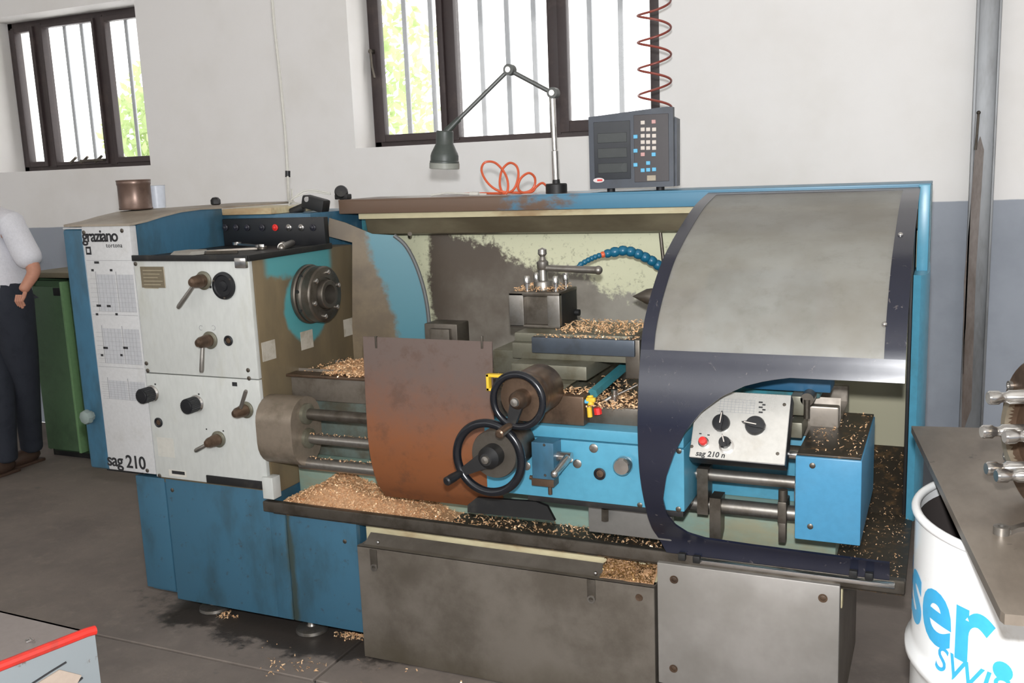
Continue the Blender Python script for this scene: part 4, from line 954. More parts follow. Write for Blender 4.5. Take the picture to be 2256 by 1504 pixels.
CHIPD = M('oily bronze chips', (170, 130, 80), .4, .5, (70, 54, 34), .7, 40, 90)
chips('chip', pp, .007, DW, 32, None, CHIPD)

# floor chips
r = random.Random(40); pp = []
for _ in range(190):
    a = atz(785 + r.gauss(0, 22), 1400 + r.gauss(0, 6), 0); pp.append((a.x, min(a.y, 2.6), .004))
for _ in range(60): a = atz(500 + r.gauss(0, 12), 1355 + r.gauss(0, 5), 0); pp.append((a.x, a.y, .003))
for _ in range(70): pp.append((r.uniform(-2.1, -.6), r.uniform(2.25, 2.46), .003))
for _ in range(50): a = atz(r.uniform(590, 720), 1470 + r.gauss(0, 8), 0); pp.append((a.x, a.y, .003))
cf = chips('floor_chips', pp, .010, None, 41); tag(cf, 'loose bronze chips scattered on the floor in front of the lathe base', 'metal chips', kind='stuff')

# ------------------------------------------------------------------ things on top of the lathe
TOP = BT + .004
# work lamp
lp = at(1226, 420, 3.24); LP = thing('work_lamp', 'grey jointed work lamp standing on the lathe top before the window', 'lamp', (lp.x, 3.24, TOP))
MB().lathe([(0, 0), (.038, 0), (.038, .030), (.035, .034), (.014, .034), (.012, .05), (0, .05)], (lp.x, 3.24, TOP), (0, 0, 1), 28, False).build('base', BLACK, LP)
j1 = at(1217, 205, 3.24); j2 = at(1121, 154, 3.20); j3 = at(985, 288, 3.12)
ARMM = M('grey lamp arm', (96, 98, 96), .45, .4); LHM = M('dark green grey lamp head', (62, 68, 64), .45, 0, (92, 92, 84), .3, 12)
b_ = Vector((lp.x, 3.24, TOP + .04))
MB().tube([b_, b_ + (j1 - b_) * .35, b_ + (j1 - b_) * .36, j1], [.0125, .0125, .0095, .0095], 14).build('pole', CHROME, LP)
def armp(a, b, r): return MB().tube([a, b], r, 12)
armp(j1, j2, .008).build('lower_arm', ARMM, LP); armp(j2, j3, .0075).build('upper_arm', ARMM, LP)
for p in (j1, j2):
    jo = MB().cyl(p + Vector((.004, -.016, 0)), p + Vector((.004, .016, 0)), .019, n=20).build('joint', ARMM, LP)
    MB().cyl(p + Vector((.004, -.020, 0)), p + Vector((.004, -.016, 0)), .010, n=16).build('joint_screw', CHROME, jo)
hc = at(980, 288, 3.12); hbot = at(979, 372, 3.12); ax_ = (hbot - hc).normalized(); HLn = (hbot - hc).length
hd_ = MB().lathe([(0, 0), (.028, 0), (.031, .004), (.031, HLn * .34), (.034, HLn * .38), (.047, HLn * .58), (.050, HLn * .66), (.050, HLn * .78), (.052, HLn * .80), (.052, HLn * .985), (.048, HLn), (.044, HLn * .97), (.0, HLn * .9)], hc, ax_, 32, False).build('lamp_head', LHM, LP)
MB().lathe([(.0515, HLn * .84), (.0535, HLn * .85), (.0535, HLn * .99), (.05, HLn * 1.0)], hc, ax_, 32, False).build('rim', M('grey lamp rim', (140, 142, 134), .5), hd_)
MB().tube([j3 + (j2 - j3).normalized() * .06, j3, hc + ax_ * .018 + Vector((.015, 0, 0))], [.010, .013, .015], 12).build('swivel', LHM, LP)

# digital readout
DR = thing('digital_readout', 'dark grey digital readout box with keypad on the lathe top', 'display', (at(1390, 418, 3.2).x, 3.24, TOP))
dc = at(1386, 334, 3.2); RZ = Matrix.Rotation(math.radians(6), 3, 'Z')
dW, dH, dD = .285, .252, .10
db = at(1290, 416, 3.2); zc = TOP + .012 + dH / 2
dc = Vector((dc.x, 3.25, zc))
def dl(x, y, z): return dc + RZ @ Vector((x, y, z))
DROM = M('slate grey plastic', (58, 64, 74), .45, 0, (44, 46, 50), .3, 12)
body = MB(); 
body.prism([dl(-dW / 2, -dD / 2, -dH / 2), dl(dW / 2, -dD / 2, -dH / 2), dl(dW / 2, -dD / 2, dH / 2 + .006), dl(dW / 2 - .02, -dD / 2, dH / 2 + .008), dl(-dW / 2, -dD / 2, dH / 2 - .012)], RZ @ Vector((0, .035, 0)))
body.prism([dl(-dW / 2 + .01, -dD / 2 + .035, -dH / 2 + .004), dl(dW / 2 + .006, -dD / 2 + .035, -dH / 2 + .0), dl(dW / 2 + .008, -dD / 2 + .035, dH / 2 - .03), dl(dW / 2 - .03, -dD / 2 + .035, dH / 2 - .01), dl(-dW / 2 + .02, -dD / 2 + .035, dH / 2 - .02)], RZ @ Vector((0, .07, 0)))
body.build('housing', DROM, DR, 0)
fy = -dD / 2
def face(x0, x1, z0, z1, d, name, mat, par, bev=.001):
    c_ = dl((x0 + x1) / 2, fy - d / 2, (z0 + z1) / 2); return MB().obox(c_, (x1 - x0, d, z1 - z0), RZ, bev, 1).build(name, mat, par, 0)
sc_ = face(-.125, .0, -.096, .096, .002, 'screen', M('smoked screen', (34, 38, 44), .2), DR)
for zz in (.042, -.008, -.058): face(-.112, -.012, zz - .016, zz + .016, .003, 'display_window', M('dark display', (52, 56, 56), .25), sc_)
kp = face(.012, .128, -.108, .112, .002, 'keypad', M('brown black keypad', (48, 42, 44), .4), DR)
kw = .0125
def keyp(px, py): d = ray(px, py); q = dl(0, fy - .004, 0); n_ = RZ @ Vector((0, -1, 0)); return CP + d * ((q - CP).dot(n_) / d.dot(n_))
kmb = {k: MB().obox((0, 0, 0), (kw * 1.1, .003, kw), RZ, .001, 1).mesh('key', mm) for k, mm in (('w', BEIGE), ('b', SKYBLUE), ('r', M('pink key', (196, 150, 146), .5)))}
keys = [((1416, 270), 'w'), ((1440, 268), 'r')]
for i, y_ in enumerate((285, 299, 313, 326)): keys += [((x_, y_ + (0 if x_ > 1410 else .5)), 'w') for x_ in (1416, 1428, 1441)]
keys += [((1416, 340), 'r'), ((1440, 340), 'b'), ((1400, 301), 'b'), ((1400, 332), 'b'), ((1400, 363), 'b'), ((1428, 359), 'b'), ((1416, 375), 'b'), ((1428, 374), 'b'), ((1441, 373), 'b')]
for (p, k) in keys: obj('key', kmb[k], kp, loc=keyp(*p))
o_ = keyp(1435, 392); MB().obox(o_, (.03, .002, .018), RZ, .001, 1).build('label_plate', M('tan label', (164, 152, 132), .5), kp)
o_ = keyp(1319, 397); el = [o_ + RZ @ Vector((.019 * math.cos(a), -.0, .008 * math.sin(a))) for a in [i * math.pi / 12 for i in range(24)]]
lg = MB().prism(el, RZ @ Vector((0, .003, 0))).build('logo_oval', M('white logo', (216, 206, 206), .5), DR, 0)
MB().obox(o_ + RZ @ Vector((.004, -.0008, 0)), (.018, .0012, .006), RZ).build('logo_mark', REDB, lg)
for sx in (-.08, .09): MB().cyl(dl(sx, 0, -dH / 2), dl(sx, 0, -dH / 2 - .012), .014).build('foot', RUBBER, DR)
# orange air hose loops lying on top
hpts = [(1208, 414), (1195, 403), (1181, 412), (1172, 425), (1150, 427), (1141, 412), (1148, 392), (1165, 381), (1178, 391), (1177, 410), (1162, 426), (1130, 428), (1098, 420), (1074, 402), (1061, 376), (1068, 358), (1090, 358), (1110, 378), (1119, 402), (1117, 424), (1108, 427), (1101, 405), (1106, 375), (1122, 359), (1138, 366), (1142, 388), (1133, 415), (1115, 427), (1060, 428), (1020, 429)]
hv = [at(a, b, 3.30 + .03 * math.sin(i * .9)) for i, (a, b) in enumerate(hpts)]
for v_ in hv: v_.z = max(v_.z, TOP + .0055)
oh = MB().tube(spline(hv, 8), .0045, 8).build('air_hose', ORANGE); tag(oh, 'orange air hose lying in loops on the lathe top left of the lamp base', 'hose')
# cable and plug along the top
cw = MB().tube([at(950, 430, 3.26), at(985, 425, 3.27), at(1035, 427, 3.27), at(1072, 428, 3.28)], .004, 8).cyl(at(1036, 427, 3.27), at(1055, 427, 3.27), .008).build('air_fitting', CABLEW); tag(cw, 'pale tube with a dark fitting lying on the lathe top beside the orange hose', 'tube')
# red coil hose hanging by the window
HC0, HC1 = at(1440, -60, 3.95), at(1443, 247, 3.95); nt = 5.2; hh = []
for i in range(int(nt * 36) + 1):
    t = i / (nt * 36); a = t * nt * 2 * math.pi; c = HC0 + (HC1 - HC0) * t; hh.append(c + Vector((.066 * math.cos(a), .066 * math.sin(a), .0)))
hs = MB().tube(hh + [at(1436, 256, 3.9)], .0048, 8).build('coil_hose', HOSERED); tag(hs, 'red-brown coiled air hose hanging in front of the window edge above the readout', 'hose')
# white cable hanging from above down to the lathe
wp = spline([at(595, -80, 3.5), at(603, 40, 3.5), at(617, 170, 3.5), at(629, 300, 3.5), at(634, 390, 3.48), at(636, 436, 3.40), Vector((at(640, 450, 3.36).x, 3.36, 1.447))], 6)
wc = thing('hanging_cable', 'white cable hanging down the wall to the lathe left of the window', 'cable', wp[-1])
MB().tube(wp, .0065, 8).build('cord', CABLEW, wc)
MB().tube([p + Vector((.018, 0, 0)) for p in wp[-10:]], .004, 8).build('cord', CABLEW, wc)
MB().cyl(at(634, 376, 3.485), at(634, 390, 3.485), .011).build('cable_tie', DARK, wc)
# black plug block and clamp ball at the left end of the top bar
pbx = thing('plug_block', 'black cable plug block with thin pale leads at the left end of the top bar', 'plug', (at(700, 465, 3.12).x, 3.14, 1.42))
c = at(696, 455, 3.10); c.z = max(c.z, 1.449); MB().obox(c, (.10, .05, .05), Matrix.Rotation(.25, 3, 'Y'), .010).cyl(c + Vector((-.05, -.01, -.012)), c + Vector((-.10, -.02, -.03)), .016).build('body', BLACK, pbx)
MB().cyl(c + Vector((-.02, -.03, .018)), c + Vector((-.02, -.024, .018)), .010).build('stud', CHROME, pbx)
MB().tube(spline([c + Vector((-.06, 0, 0)), at(640, 442, 3.15), at(680, 424, 3.2), at(728, 428, 3.22)], 8), .003, 6).build('lead', CABLEW, pbx)
MB().tube(spline([c + Vector((-.07, 0, -.01)), at(636, 450, 3.14), at(672, 420, 3.2), at(728, 425, 3.23)], 8), .003, 6).build('lead', CABLEW, pbx)
c = at(752, 425, 3.22); c.z = TOP + .026
rk = MB().lathe([(0, -.02), (.022, -.02), (.026, -.012), (.026, .012), (.022, .02), (0, .02)], c, (.5, -.8, .3), 20, False).box(c.x - .024, c.x + .034, c.y - .014, c.y + .02, TOP, TOP + .02, .004).build('clamp_roller', BLACK); tag(rk, 'small black roller clamp standing on the top bar beside the plug block', 'clamp')
# things on the gear cover lid
lidz = side[-1].z
def lid_z(y):
    for a, b in zip(prof, prof[1:]):
        if a.y <= y <= b.y: return a.z + (b.z - a.z) * (y - a.y) / (b.y - a.y)
    return lidz
CY = 2.80; c = at(300, 460, CY); cz = lid_z(CY) + .003
can = thing('metal_can', 'rusty brown metal can standing on the grey lid', 'can', (c.x, CY, cz))
CANM = M('rusty can', (112, 92, 82), .36, .5, (84, 66, 58), .5, 14, 60)
ch_ = at(300, 396, CY).z - cz
MB().lathe([(0, .002), (.057, .002), (.059, .0), (.061, .004), (.059, .008), (.059, ch_ - .02), (.061, ch_ - .016), (.061, ch_ - .004), (.059, ch_), (.055, ch_), (.055, .01), (0, .01)], (c.x, CY, cz), (0, 0, 1), 36, False).build('body', CANM, can)
MB().torus((c.x, CY, cz + ch_ - .002), (0, 0, 1), .0595, .003, 36, 8).build('rim', CANM, can)
C2Y = 2.93; c2 = at(347, 455, C2Y); cz = lid_z(C2Y) + .002; ch2 = at(350, 408, C2Y).z - cz
cup = MB().lathe([(0, .0), (.031, 0), (.035, ch2 * .98), (.037, ch2), (.033, ch2 - .002), (.029, .006), (0, .006)], (c2.x, C2Y, cz), (0, 0, 1), 30, False).build('plastic_cup', M('pale translucent plastic', (206, 212, 222), .35)); tag(cup, 'pale plastic cup standing behind the rusty can', 'cup')
c3 = at(475, 444, 3.2); bkn = MB().lathe([(.014, 0), (.02, .004), (.02, .02), (.012, .03), (0, .032)], (c3.x, 3.2, lidz + .0), (0, 0, 1), 6, False).build('black_knob', BLACK); tag(bkn, 'small black knob standing at the right end of the grey lid', 'knob')
# tools in the headstock tray
def wrench(p0, p1, z, w_, lab, mat=STEEL):
    a = Vector((p0[0], p0[1], z)); b = Vector((p1[0], p1[1], z)); d = (b - a).normalized(); s_ = Vector((-d.y, d.x, 0)); L = (b - a).length
    t = thing('wrench', lab, 'wrench', a, 'tools in the headstock tray')
    MB().prism([a + s_ * w_ * .5, a - s_ * w_ * .5, b - s_ * w_ * .5, b + s_ * w_ * .5], (0, 0, .007)).build('handle', mat, t)
    o = b; pr = []
    for i in range(15): an = math.radians(35 + 290 * i / 14); pr.append(o + (d * math.cos(an) + s_ * math.sin(an)) * w_ * 1.25)
    pr += [o + d * w_ * .9 - s_ * w_ * .45, o - d * w_ * .1 - s_ * w_ * .5, o - d * w_ * .1 + s_ * w_ * .5, o + d * w_ * .9 + s_ * w_ * .45]
    MB().prism(pr, (0, 0, .009)).build('open_jaw', mat, t)
    MB().lathe([(w_ * .6, 0), (w_ * 1.15, 0), (w_ * 1.15, .010), (w_ * .6, .010), (w_ * .6, 0)], a, (0, 0, 1), 20, False).build('ring_end', mat, t)
z0_ = TZ + .005
wrench((-2.40, 2.66), (-2.22, 2.80), z0_, .016, 'dark steel wrench lying in the middle of the headstock tray', STEELD)
wrench((-2.38, 2.86), (-2.20, 2.76), z0_ + .010, .014, 'bright steel wrench lying at the back right of the headstock tray', CHROME)
hx = MB().tube([(-2.18, 2.62, z0_ + .006), (-2.28, 2.58, z0_ + .006), (-2.30, 2.60, z0_ + .006)], .006, 6).build('hex_key', STEELD); tag(hx, 'bent dark hex key near the front edge of the headstock tray', 'hex key', 'tools in the headstock tray')
ck = MB().cyl((-2.15, 2.88, z0_ + .014), (-2.06, 2.70, z0_ + .014), .0115).cyl((-2.09, 2.74, z0_ + .012), (-2.13, 2.80, z0_ + .012), .014).sphere((-2.06, 2.70, z0_ + .012), .013, 10).build('chuck_key', STEEL); tag(ck, 'round steel bar at the right edge of the headstock tray', 'bar')
rg = MB().prism([(-2.44, 2.58, z0_), (-2.34, 2.555, z0_), (-2.31, 2.60, z0_), (-2.36, 2.65, z0_), (-2.43, 2.64, z0_)], (.01, .01, .012)).build('cleaning_rag', M('grey rag', (150, 146, 138), .9), None, 50); tag(rg, 'crumpled grey rag at the front left of the headstock tray', 'rag')
# ------------------------------------------------------------------ green cabinet at the far left
GC = thing('tool_cabinet', 'green sheet metal cabinet standing behind the left end of the lathe', 'cabinet', (-4.5, 4.0, 0))
gy = 3.92; gx0_, gx1_ = at(112, 1005, gy).x, -4.05; gz = 1.05
gx0_ = -4.775
MB().box(gx0_, gx0_ + .02, gy, 4.42, .04, gz, .004).build('side_panel', GREEN, GC)
MB().box(gx1_ - .02, gx1_, gy, 4.42, .04, gz, .004).build('side_panel', GREEN, GC)
MB().box(gx0_ + .02, gx1_ - .02, 4.40, 4.42, .04, gz, 0).build('back_panel', GREEN, GC)
MB().box(gx0_ - .004, gx1_ + .004, gy - .01, 4.425, gz, gz + .03, .004).build('top_panel', M('dusty brown cabinet top', (112, 104, 82), .6), GC)
MB().box(gx0_ + .0, gx0_ + .275, gy - .006, gy + .012, .045, gz - .05, .004).build('door', GREEN, GC)
MB().box(gx0_ + .20, gx0_ + .27, gy - .012, gy - .004, gz - .10, gz - .055, .004).build('door_pull', BLACK, GC)
MB().box(gx0_ + .275, gx0_ + .292, gy - .03, gy + .02, .045, gz - .02, .003).build('door_edge', M('light green edge', (112, 148, 104), .5), GC)
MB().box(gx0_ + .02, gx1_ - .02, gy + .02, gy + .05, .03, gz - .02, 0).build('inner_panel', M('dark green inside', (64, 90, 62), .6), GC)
MB().box(gx0_ + .01, gx1_ - .01, gy + .02, 4.40, 0, .045, 0).build('plinth', BLACK, GC)

# ------------------------------------------------------------------ person at the far left edge
def skin(name, chains, mat, parent, sub=2, root=None):
    """chains: lists of (point, radius); points shared by position are merged"""
    vs_, es, rs = [], [], []; idx = {}
    def vid(p, r_):
        k = tuple(round(q, 4) for q in p)
        if k not in idx: idx[k] = len(vs_); vs_.append(p); rs.append(r_)
        return idx[k]
    for chn in chains:
        pr = None
        for p, r_ in chn:
            i = vid(p, r_)
            if pr is not None and pr != i: es.append((pr, i))
            pr = i
    me = bpy.data.meshes.new(name); me.from_pydata(vs_, es, []); o = bpy.data.objects.new(name, me); COL.objects.link(o)
    md = o.modifiers.new('s', 'SKIN'); md.use_smooth_shade = True
    for i, sv in enumerate(me.skin_vertices[0].data):
        r_ = rs[i]; sv.radius = r_ if isinstance(r_, tuple) else (r_, r_); sv.use_root = (i == (root or 0))
    o.modifiers.new('u', 'SUBSURF').levels = sub
    bpy.context.view_layer.update(); ev = o.evaluated_get(bpy.context.evaluated_depsgraph_get()); m2 = bpy.data.meshes.new_from_object(ev)
    bpy.data.objects.remove(o); bpy.data.meshes.remove(me)
    for p in m2.polygons: p.use_smooth = True
    m2.materials.clear(); m2.materials.append(mat); m2.name = name
    return obj(name, m2, parent)
PN = thing('person', 'person in white short-sleeved shirt and dark jeans standing at the left edge', 'person', (-4.7, 3.62, 0))
PYc = 3.60
B = lambda px, py, dy=0: tuple(at(px, py, PYc + dy))
hipc = B(0, 672); hR = B(32, 700); hL = B(-32, 702)
kR = B(56, 850, .08); aR = (at(70, 985, 3.78).x, 3.78, .09); kL = B(0, 850, -.05); aL = (at(16, 1022, 3.58).x, 3.58, .09)
wst = B(2, 618); ch1 = B(-6, 560); ch2 = B(-16, 500); nk = B(-34, 452); nk2 = B(-44, 425, -.02); hd1 = B(-54, 395, -.05); hd2 = B(-58, 362, -.06)
sR = B(24, 492); eR = B(78, 598, .0); wrR = B(57, 630, -.06); sL = B(-62, 488); eL = B(-95, 580); wrL = B(-92, 650, -.06)
body_ch = [[(hipc, .07), (wst, .09), (ch1, .11), (ch2, .105), (nk, .055), (nk2, .05), (hd1, .072), (hd2, .062)],
           [(ch2, .105), (sR, .05), (eR, .038), (wrR, .027), (B(48, 644, -.08), .03)], [(ch2, .105), (sL, .05), (eL, .038), (wrL, .027), (B(-90, 668, -.08), .03)],
           [(hipc, .07), (hR, .05), (kR, .045), (aR, .036)], [(hipc, .07), (hL, .05), (kL, .045), (aL, .036)]]
bd = skin('body', body_ch, SKIN, PN)
sh_ = skin('shirt', [[(B(1, 660), .162), (B(1, 640), .165), (wst, .155), (ch1, .138), (ch2, .128), (B(-30, 462), .075)], [(ch2, .128), (sR, .074), (B(52, 550), .072), (B(76, 590), .076)], [(ch2, .128), (sL, .074), (B(-80, 540), .07), (B(-92, 572), .072)]], SHIRT, PN)
skin('trousers', [[(B(1, 652), .13), (B(1, 660), .142), (hipc, .15), (hR, .115), (kR, .078), ((aR[0], aR[1], .11), .062), ((aR[0], aR[1], .06), .066)], [(hipc, .15), (hL, .115), (kL, .078), ((aL[0], aL[1], .11), .062), ((aL[0], aL[1], .06), .066)]], JEANS, PN, 2, 1)
bl = at(1, 652, PYc); MB().lathe([(.142, -.02), (.15, -.015), (.15, .015), (.142, .02)], bl, (.0, 0, 1), 30, False).build('belt', BELT, PN)
for a_ in (aR, aL):
    MB().sphere((a_[0] - .02, a_[1] - .05, .045), .06, 16, (.85, 1.9, .75)).box(a_[0] - .07, a_[0] + .03, a_[1] - .155, a_[1] + .06, 0, .018, .008).build('shoe', SHOE, PN)
hc_ = Vector(hd2); MB().sphere(hc_ + Vector((0, .015, .03)), .098, 18, (.86, 1.0, 1.0)).build('hair', HAIR, PN)
# face parts on the far side of the head
for sx in (-.03, .03): MB().sphere(Vector(hd1) + Vector((sx, -.075, .03)), .011, 10).build('eye', M('eye white', (230, 228, 224), .3), PN)
MB().sphere(Vector(hd1) + Vector((0, -.088, .0)), .014, 10, (.8, 1, 1.4)).build('nose', SKIN, PN)
MB().sphere(Vector(hd1) + Vector((0, -.076, -.04)), .018, 10, (1.3, .5, .4)).build('mouth', M('lip', (170, 96, 86), .5), PN)
for sx in (-.074, .074): MB().sphere(Vector(hd1) + Vector((sx, 0, .01)), .022, 10, (.35, .8, 1.3)).build('ear', SKIN, PN)
for w_, base, sgn in ((wrR, B(48, 644, -.08), 1), (wrL, B(-90, 668, -.08), -1)):
    b0_ = Vector(base)
    for k in range(4):
        q = b0_ + Vector((-.02 + .014 * k, -.012, -.012)); MB().tube([q, q + Vector((0, -.012, -.03)), q + Vector((0, .0, -.055 - .006 * (k % 3)))], [.009, .0085, .007], 8).build('finger', SKIN, PN)
    q = b0_ + Vector((.03 * sgn, -.005, .0)); MB().tube([q, q + Vector((.01 * sgn, -.02, -.02)), q + Vector((.004 * sgn, -.028, -.038))], [.0105, .010, .008], 8).build('thumb', SKIN, PN)

# ------------------------------------------------------------------ drum, table plate and what lies on it
dr_r = .288; dh = .87; dcx = atz(2008, 1092, dh); DCX, DCY = dcx.x + dr_r * .995 + .006, dcx.y - .03
DM = thing('steel_drum', 'white open steel drum with blue lettering at the right edge', 'drum', (DCX, DCY, 0))
prf_ = [(0, .02), (.275, .02), (.286, .0), (.288, .012), (.284, .02)]
for zc_ in (.30, .58): prf_ += [(.284, zc_ - .03), (.288, zc_ - .016), (.296, zc_ - .006), (.296, zc_ + .006), (.288, zc_ + .016), (.284, zc_ + .03)]
prf_out = list(prf_); prf_ += [(.284, dh - .012), (.280, dh - .008), (.279, .03), (0, .03)]
MB().lathe(prf_, (DCX, DCY, 0), (0, 0, 1), 72, False).build('body', DRUMW, DM, 40)
MB().torus((DCX, DCY, dh - .006), (0, 0, 1), .283, .0085, 72, 12).build('rim', DRUMW, DM)
MB().lathe([(.2785, .03), (.2785, dh - .03)], (DCX, DCY, 0), (0, 0, 1), 72, False).build('dark_liner', DRUMIN, DM)  # inner shell in one dark brown-grey colour
bt = MB().lathe([(.2845, .305 - .25), (.2852, .305 - .25), (.2852, .235), (.2845, .235)], (DCX, DCY, 0), (0, 0, 1), 72, False).build('lower_band', M('blue drum base', (70, 130, 168), .4), DM)
def drum_r(z):
    q = [p for p in prf_out if p[0] > .28] + [(.284, dh)]; q = sorted((b, a) for a, b in q)
    for (za, ra), (zb, rb) in zip(q, q[1:]):
        if za <= z <= zb: return ra + (rb - ra) * (z - za) / max(1e-6, zb - za)
    return .284
def drum_text(st, size, ang0, z, mat, bold, shear, rot=0):
    cu = bpy.data.curves.new('t', 'FONT'); cu.body = st; cu.size = size; cu.offset = bold; cu.shear = shear; cu.resolution_u = 5
    t = bpy.data.objects.new('t', cu); COL.objects.link(t); bpy.context.view_layer.update()
    me = bpy.data.meshes.new_from_object(t.evaluated_get(bpy.context.evaluated_depsgraph_get())); bpy.data.objects.remove(t)
    bm = bmesh.new(); bm.from_mesh(me); xs_ = [v.co.x for v in bm.verts]; x = min(xs_)
    while x < max(xs_):
        bmesh.ops.bisect_plane(bm, geom=list(bm.verts) + list(bm.edges) + list(bm.faces), plane_co=(x, 0, 0), plane_no=(1, 0, 0)); x += .012
    ys_ = [v.co.y for v in bm.verts]; y = min(ys_)
    while y < max(ys_):
        bmesh.ops.bisect_plane(bm, geom=list(bm.verts) + list(bm.edges) + list(bm.faces), plane_co=(0, y, 0), plane_no=(0, 1, 0)); y += .005
    for v in bm.verts:
        a = ang0 + v.co.x / .2855; rr_ = drum_r(z + v.co.y) + .0009
        v.co = Vector((DCX + rr_ * math.cos(a), DCY + rr_ * math.sin(a), z + v.co.y))
    bm.to_mesh(me); bm.free(); me.materials.clear(); me.materials.append(mat); me.name = 'lettering'
    for p in me.polygons: p.use_smooth = True
    return obj('lettering', me, DM)
def drum_ang(px, py):
    d = ray(px, py); a_ = d.x ** 2 + d.y ** 2; ox, oy = CP.x - DCX, CP.y - DCY; b_ = 2 * (ox * d.x + oy * d.y); c_ = ox * ox + oy * oy - .285 ** 2
    D = b_ * b_ - 4 * a_ * c_
    if D < 0: return None
    t = (-b_ - math.sqrt(D)) / (2 * a_); p = CP + d * t; return math.atan2(p.y - DCY, p.x - DCX), p.z
a1_, z1_ = drum_ang(2084, 1432); a2_, z2_ = drum_ang(2058, 1452)
# 'Blaser.' wraps round the drum: only its tail shows
cu = bpy.data.curves.new('t', 'FONT'); cu.body = 'Blase'; cu.size = .205; t = bpy.data.objects.new('t', cu); COL.objects.link(t); bpy.context.view_layer.update(); wB = t.dimensions.x; bpy.data.objects.remove(t)
drum_text('Blaser.', .205, a1_ - (wB + .010) / .2855, z1_ + .002, DRUMINK, .0052, 0)
drum_text('SWISSLUBE', .070, a2_, z2_ - .012, DRUMINK, .0005, .25)

TB = thing('steel_table', 'worn thick steel table plate over the white drum at the right edge', 'table', (.5, 1.9, 0))
tz_ = .91; tcs = [atz(2008, 938, tz_), atz(2204, 1344, tz_), atz(2214, 1352, tz_)]
tcs += [tcs[2] + Vector((.9, .10, 0)), tcs[0] + Vector((.98, .16, 0))]
MB().prism(tcs, (0, 0, -.016)).build('top_plate', PLATE, TB, 0)
for (x_, y_) in ((.62, 1.62), (.62, 2.38), (.95, 1.66), (.95, 2.42)): MB().box(x_ - .02, x_ + .02, y_ - .02, y_ + .02, 0, tz_ - .016, .003).build('leg', STEELD, TB)
# driving plate with pins
FPx = thing('drive_plate', 'dark round drive plate with paired steel pins standing on the steel table', 'plate', tuple(atz(2256, 1150, tz_)))
PR = .135
base = atz(2262, 1120, tz_); fc = Vector((base.x + .035, base.y + .02, tz_ + PR)); fax = Vector((-.93, -.36, 0)).normalized(); fu = Vector((fax.y, -fax.x, 0)); fu = Vector((-fax.y, fax.x, 0))
MB().lathe([(0, 0), (PR - .004, 0), (PR, .004), (PR, .026), (PR - .004, .03), (.085, .03), (.083, .034), (.08, .05), (.076, .052), (.066, .052), (.064, .034), (0, .034)], fc, fax, 56, False).build('disc', BRONZE, FPx)
MB().lathe([(.064, .030), (.085, .030), (.082, .054), (.066, .054), (.064, .030)], fc, fax, 48, False).build('ring', M('tan steel ring', (168, 156, 136), .35, .7), FPx)
pin = MB().lathe([(0, .03), (.0125, .03), (.0125, .085), (.009, .09), (.009, .098), (.0125, .103), (.0125, .118), (.010, .121), (0, .121)], (0, 0, 0), fax, 20, False).mesh('pin', CHROME)
def onpins(px, py):
    d = ray(px, py); q = fc + fax * .121; return CP + d * ((q - CP).dot(fax) / d.dot(fax)) - fax * .121
for p in ((2176, 876), (2162, 951), (2212, 962), (2172, 1032), (2194, 1048), (2300, 870), (2310, 1090)): obj('pin', pin, FPx, loc=onpins(*p))
bs = MB().lathe([(0, .03), (.009, .03), (.009, .036), (.005, .036), (.004, .032), (0, .032)], (0, 0, 0), fax, 14, False).mesh('socket_screw', STEEL)
for a in (60, 145, 215, 310): an = math.radians(a); obj('socket_screw', bs, FPx, loc=fc + fu * (.12 * math.cos(an)) + ZD * (.12 * math.sin(an)))
# wrench on the table
WT = thing('table_wrench', 'flat steel wrench lying on the steel table below the drive plate', 'wrench', tuple(atz(2225, 1172, tz_)))
w0 = atz(2206, 1176, tz_); w1_ = atz(2290, 1158, tz_); dd = (w1_ - w0).normalized(); ss = Vector((-dd.y, dd.x, 0))
MB().prism([w0 + ss * .011 + dd * .01, w0 - ss * .011 + dd * .01, w0 + dd * .03 - ss * .006, w1_ - ss * .012, w1_ + ss * .012, w0 + dd * .03 + ss * .006], (0, 0, .008)).build('handle', CHROME, WT)
MB().lathe([(.006, 0), (.013, 0), (.013, .014), (.006, .014), (.006, 0)], w0, (0, 0, 1), 18, False).build('ring_end', STEEL, WT)

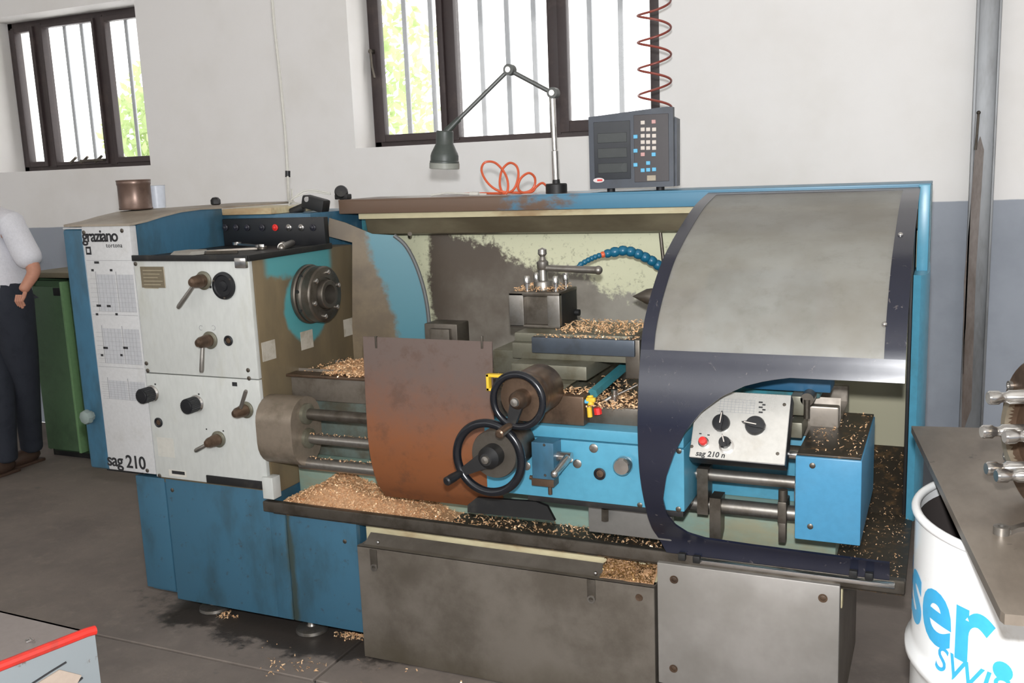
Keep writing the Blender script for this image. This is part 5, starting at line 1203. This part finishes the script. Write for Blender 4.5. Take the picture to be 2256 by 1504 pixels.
# ------------------------------------------------------------------ grey cart corner at the lower left
CTz = .60; CT = thing('tool_cart', 'scraped light grey metal cart with a red edge strip at the lower left corner', 'cart', tuple(atz(150, 1440, CTz)))
k0 = atz(206, 1393, CTz); k1 = atz(-120, 1520, CTz); k2 = atz(146, 1402, CTz) ; k3 = atz(-120, 1338, CTz)
eu = (k1 - k0).normalized(); back = (k3 - k2).normalized()
# top: from the red front edge back along the far edge
pA = k0; pB = k1 + (k1 - k0) * .3; pC = pB + back * .5; pD = k0 + back * .62
MB().prism([pA, pB, pC, pD], (0, 0, -.006)).build('top_sheet', M('dull grey top', (126, 118, 114), .5, 0, (150, 146, 140), .3, 12), CT, 0)
nrm_ = Vector((eu.y, -eu.x, 0)); 
if nrm_.dot(CP - k0) < 0: nrm_ = -nrm_
MB().prism([pA + nrm_ * .0, pB, pB - ZD * .5, pA - ZD * .5], nrm_ * .006).build('front_sheet', CART, CT, 0)
MB().tube([pA + ZD * .004 - eu * .004, pA + ZD * .006 + eu * .015, pB + ZD * .004], .0105, 10).build('red_edge', RED, CT)
MB().prism([pA, pD, pD - ZD * .5, pA - ZD * .5], eu * .006).build('side_sheet', CART, CT, 0)
c = atz(30, 1490, CTz)
def onfront(px, py):
    d = ray(px, py); q = pA + nrm_ * .007; return CP + d * ((q - CP).dot(nrm_) / d.dot(nrm_))
MB().prism([onfront(130, 1474), onfront(178, 1486), onfront(160, 1520), onfront(70, 1520), onfront(78, 1506)], nrm_ * .004).build('torn_label', M('tan torn label', (176, 160, 146), .6), CT, 0)
MB().tube([onfront(146, 1458), onfront(110, 1480), onfront(70, 1506)], .0022, 6).tube([onfront(182, 1492), onfront(168, 1504)], .0025, 6).build('dark_crack', INK, CT)
for (x_, y_) in ((pA + eu * .05 + back * .05).xy, (pD + eu * .05 - back * .05).xy, (pB + back * .05).xy): MB().box(x_ - .015, x_ + .015, y_ - .015, y_ + .015, 0, .12, .002).build('leg', STEELD, CT)
sw = MB().tube([atz(56, 1414, CTz) + ZD * .003, atz(66, 1411, CTz) + ZD * .006, atz(77, 1417, CTz) + ZD * .003], .0022, 6).tube([atz(58, 1417, CTz) + ZD * .003, atz(76, 1412, CTz) + ZD * .005], .002, 6).build('bright_shaving', CHROME); tag(sw, 'bright curl of metal swarf lying on the cart top', 'shaving')
